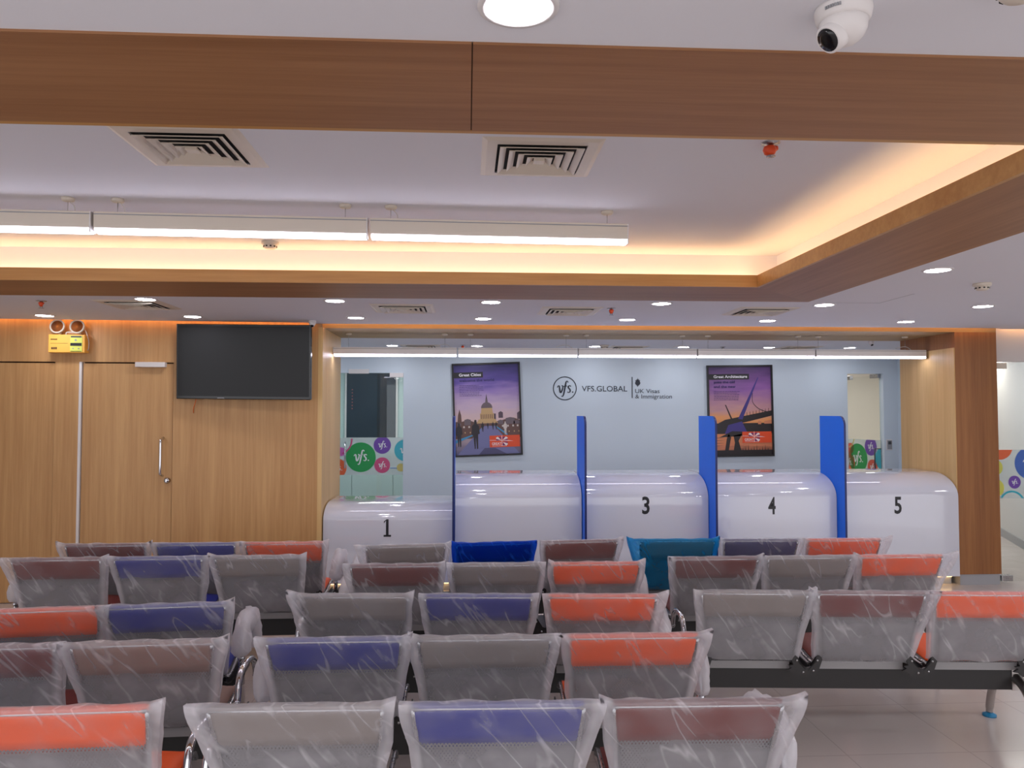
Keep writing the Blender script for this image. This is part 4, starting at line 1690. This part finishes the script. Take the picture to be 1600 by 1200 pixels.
def sleeve_mesh(seed, sgn):
    rnd = random.Random(seed)
    b = B('film_sleeve')
    path = spline([(0, -.10, .47), (0, -.08, .55), (0, -.02, .595), (0, .08, .60), (0, .17, .575), (0, .22, .50), (0, .235, .42)], 3)
    n = 14
    vs_, at = [], []
    ox = rnd.random() * 40
    for i, p in enumerate(path):
        t = (path[min(i + 1, len(path) - 1)] - path[max(i - 1, 0)]).normalized()
        sd = Vector((1, 0, 0))
        up = t.cross(sd)
        for k in range(n):
            a = 2 * PI * k / n
            r = .048 + .024 * noise.noise(Vector((math.cos(a) * 2 + ox, math.sin(a) * 2, i * .45)))
            if i == 0 or i == len(path) - 1:
                r *= .6
            q = p + sd * math.cos(a) * r * .8 + up * math.sin(a) * r * 1.15
            vs_.append(q)
            at.append(.3)
    fs = []
    for i in range(len(path) - 1):
        for k in range(n):
            a_, b_ = i * n + k, i * n + (k + 1) % n
            fs.append((a_, b_, b_ + n, a_ + n))
    fs.append(tuple(range(n - 1, -1, -1)))
    fs.append(tuple(range((len(path) - 1) * n, len(path) * n)))
    b.add(vs_, fs, None, True)
    b.attr = at
    return b


# armrest: chrome loop rising from the beam bracket
b = B('chrome')
b.tube(spline([(0, -.07, .33), (0, -.085, .42), (0, -.07, .52), (0, -.03, .565), (0, .05, .575), (0, .14, .565), (0, .20, .53), (0, .235, .47)], 5), .0135, 12)
b.lathe([(.004, -.016), (.013, -.010), (.017, 0), (.013, .010), (.004, .016)], (0, .238, .462), 14)
b.lathe([(.004, -.016), (.013, -.010), (.017, 0), (.013, .010), (.004, .016)], (0, -.09, .455), 14)
ME['arm'] = mesh_of(b, 'armrest')
b = B('leg_alloy')
for s in (-1, 1):
    b.tube(spline([(0, 0, .27), (0, s * .05, .275), (0, s * .12, .235), (0, s * .175, .15), (0, s * .20, .06), (0, s * .205, .022)], 5),
           [.028] * 6 + [.024] * 8 + [.020] * 8 + [.017] * 4, 12)
b.box(-.025, -.04, .22, .025, .04, .335)
ME['leg'] = mesh_of(b, 'leg')
b = B('foot_blue')
b.lathe([(.034, 0), (.034, .010), (.022, .016), (.012, .024)], n=20)
ME['foot'] = mesh_of(b, 'foot')
# black bracket plate with ears between two seats
b = B('beam_black')
ear = [(-.045, .33), (.045, .33), (.05, .36), (.062, .395), (.060, .41), (.048, .416), (.038, .408), (.034, .385), (.018, .368), (0, .362),
       (-.018, .368), (-.034, .385), (-.038, .408), (-.048, .416), (-.060, .41), (-.062, .395), (-.055, .375), (-.075, .372), (-.062, .362), (-.082, .35), (-.06, .345)]
cpt = (0, .345)
for yy in (-.158,):
    for i in range(len(ear)):
        a_, c_ = ear[i], ear[(i + 1) % len(ear)]
        tri = [cpt, a_, c_]
        tri = [(x * 1.2, .34 + (z - .34) * 1.15) for x, z in tri]
        b.add([(x, yy - .006, z) for x, z in tri] + [(x, yy + .006, z) for x, z in tri],
              [(0, 1, 2), (5, 4, 3), (1, 4, 5, 2)])
b.box(-.03, -.155, .33, .03, .20, .345)
b.box(-.028, -.112, .345, -.022, .18, .368)
b.box(.022, -.112, .345, .028, .18, .368)
ME['bracket'] = mesh_of(b, 'bracket')
b = B('steel')
Mx = Matrix.Rotation(PI / 2, 3, 'X')
for x, z in ((-.05, .402), (.05, .402), (-.02, .345), (.03, .352)):
    b.lathe([(.005, 0), (.005, .004)], (x, -.164, z), 10, M=Mx)
ME['bolts'] = mesh_of(b, 'bolt_heads')


def child(name, me, parent, loc=(0, 0, 0)):
    o = bpy.data.objects.new(name, me)
    C.objects.link(o)
    o.parent = parent
    o.location = loc
    return o


BEAM = {}


def bench(x, y, deg, cols, label, arm_l, arm_r, pitch=PITCH, films=None, group=None, seed=0, leans=(0, 0, 0)):
    """x, y: middle of the top rim of the backs"""
    rz = R(deg)
    ox, oy = x - math.sin(rz) * .25, y + math.cos(rz) * .25
    t = thing('waiting_bench', label, 'bench', (ox, oy, 0), rz, group)
    if pitch not in BEAM:
        L = pitch * 1.5
        b = B('beam_black')
        b.box(-L, -.035, .222, L, .035, .330)
        BEAM[pitch] = mesh_of(b, 'beam')
    bm = child('beam', BEAM[pitch], t)
    for k in range(3):
        px = (k - 1) * pitch
        c = cols[k]
        bk = child('backrest', ME['back'], t, (px, 0, 0))
        child('back_frame', ME['backframe'], bk)
        p_ = child('back_pad', ME['pad_' + c], bk)
        p_['label'] = {'orange': 'orange', 'blue': 'blue', 'navy': 'navy', 'maroon': 'maroon', 'grey': 'grey', 'taupe': 'taupe'}[c] + ' top pad'
        st = child('seat', ME['seat'], t, (px, 0, 0))
        child('seat_frame', ME['seatframe'], st)
        child('seat_pad', ME['cush_' + c], st)
        child('rear_skirt', ME['skirt'], t, (px, 0, 0))
        fm = (films or ['film_clear'] * 3)[k]
        cv = cover_mesh(seed * 10 + k, fm, 1.0, leans[k]).build('plastic_cover', t, loc=(px, 0, 0))
        cv['label'] = {'film_clear': 'milky see-through plastic film', 'film_blue': 'deep blue plastic film', 'film_teal': 'light blue plastic film'}[fm]
    for k in range(4):
        px = (k - 1.5) * pitch
        if k in (0, 3):
            px += .02 if k == 0 else -.02
        br = child('bracket', ME['bracket'], t, (px, 0, 0))
        child('bolt_heads', ME['bolts'], br)
    for s in (-1, 1):
        lg = child('leg', ME['leg'], t, (s * (pitch * 1.5 - .025), 0, 0))
        for q_ in (-1, 1):
            child('foot', ME['foot'], lg, (0, q_ * .205, 0))
    for s, kind in ((-1, arm_l), (1, arm_r)):
        if kind is None:
            continue
        ar = child('armrest', ME['arm'], t, (s * (pitch * 1.5 + .024), 0, 0))
        if kind == 'sleeve':
            o = sleeve_mesh(seed * 3 + s + 50, s).build('plastic_sleeve', ar)
            o['label'] = 'white crumpled plastic sleeve'
    return t


GB = 'three-seat waiting benches in rows'
bench(.095, 2.315, -1.6, ['grey', 'blue', 'maroon'], 'nearest middle bench, backs topped grey, blue and maroon under clear film', 'chrome', 'sleeve', .596, group=GB, seed=1, leans=(-1, .6, 1))
bench(.07, 2.998, -.8, ['blue', 'grey', 'orange'], 'middle bench second from the camera, backs topped blue, grey and orange', 'sleeve', 'sleeve', .575, group=GB, seed=2, leans=(0, 0, 1))
bench(.055, 3.68, -3.5, ['grey', 'blue', 'orange'], 'middle bench third from the camera, backs topped grey, blue and orange', 'chrome', 'sleeve', .587, group=GB, seed=3, leans=(-1.2, 0, .8))
bench(.170, 4.432, -.5, ['maroon', 'grey', 'orange'], 'middle bench fourth from the camera, backs topped maroon, grey and orange', 'sleeve', 'sleeve', .572, group=GB, seed=4)
bench(.185, 5.135, 5.5, ['grey', 'blue', 'maroon'], 'middle bench nearest the counters, with deep blue film on its middle back', 'sleeve', None, .584,
      films=['film_clear', 'film_blue', 'film_clear'], group=GB, seed=5, leans=(-1.5, 0, 0))
bench(2.0, 5.17, -1.8, ['grey', 'navy', 'orange'], 'right bench nearest the counters, with light blue film on its left back', None, 'chrome', .572,
      films=['film_teal', 'film_clear', 'film_clear'], group=GB, seed=6, leans=(-1.8, 0, 1))
bench(2.055, 4.545, 0, ['maroon', 'grey', 'orange'], 'right bench in the middle of three, backs topped maroon, grey and orange', None, 'chrome', .572, group=GB, seed=7, leans=(0, .5, 1.5))
bench(1.945, 3.63, -4.6, ['grey', 'maroon', 'orange'], 'right bench nearest the camera, backs topped grey, maroon and orange', 'chrome', 'sleeve', .56, group=GB, seed=8, leans=(0, 1, 0))
bench(-1.79, 5.23, 0, ['maroon', 'blue', 'orange'], 'left bench nearest the wood wall, backs topped maroon, blue and orange', 'chrome', 'sleeve', .578, group=GB, seed=9, leans=(-1, 0, 0))
bench(-1.84, 4.743, .4, ['maroon', 'blue', 'grey'], 'left bench second from the wood wall, backs topped maroon, blue and grey', 'sleeve', None, .588, group=GB, seed=10, leans=(-1, 0, 0))
bench(-1.885, 3.53, 5.0, ['grey', 'orange', 'blue'], 'left bench third from the wood wall, orange then blue backs in view', 'chrome', 'sleeve', .54, group=GB, seed=11)
bench(-1.785, 2.985, 2.0, ['blue', 'maroon', 'taupe'], 'left bench with a large brownish-grey filmed back and chrome arm', 'chrome', 'chrome', .567, group=GB, seed=12, leans=(0, 0, 1))
bench(-1.765, 2.335, 1.5, ['grey', 'blue', 'orange'], 'left bench nearest the camera, only its orange back in view', 'chrome', 'chrome', .575, group=GB, seed=13)
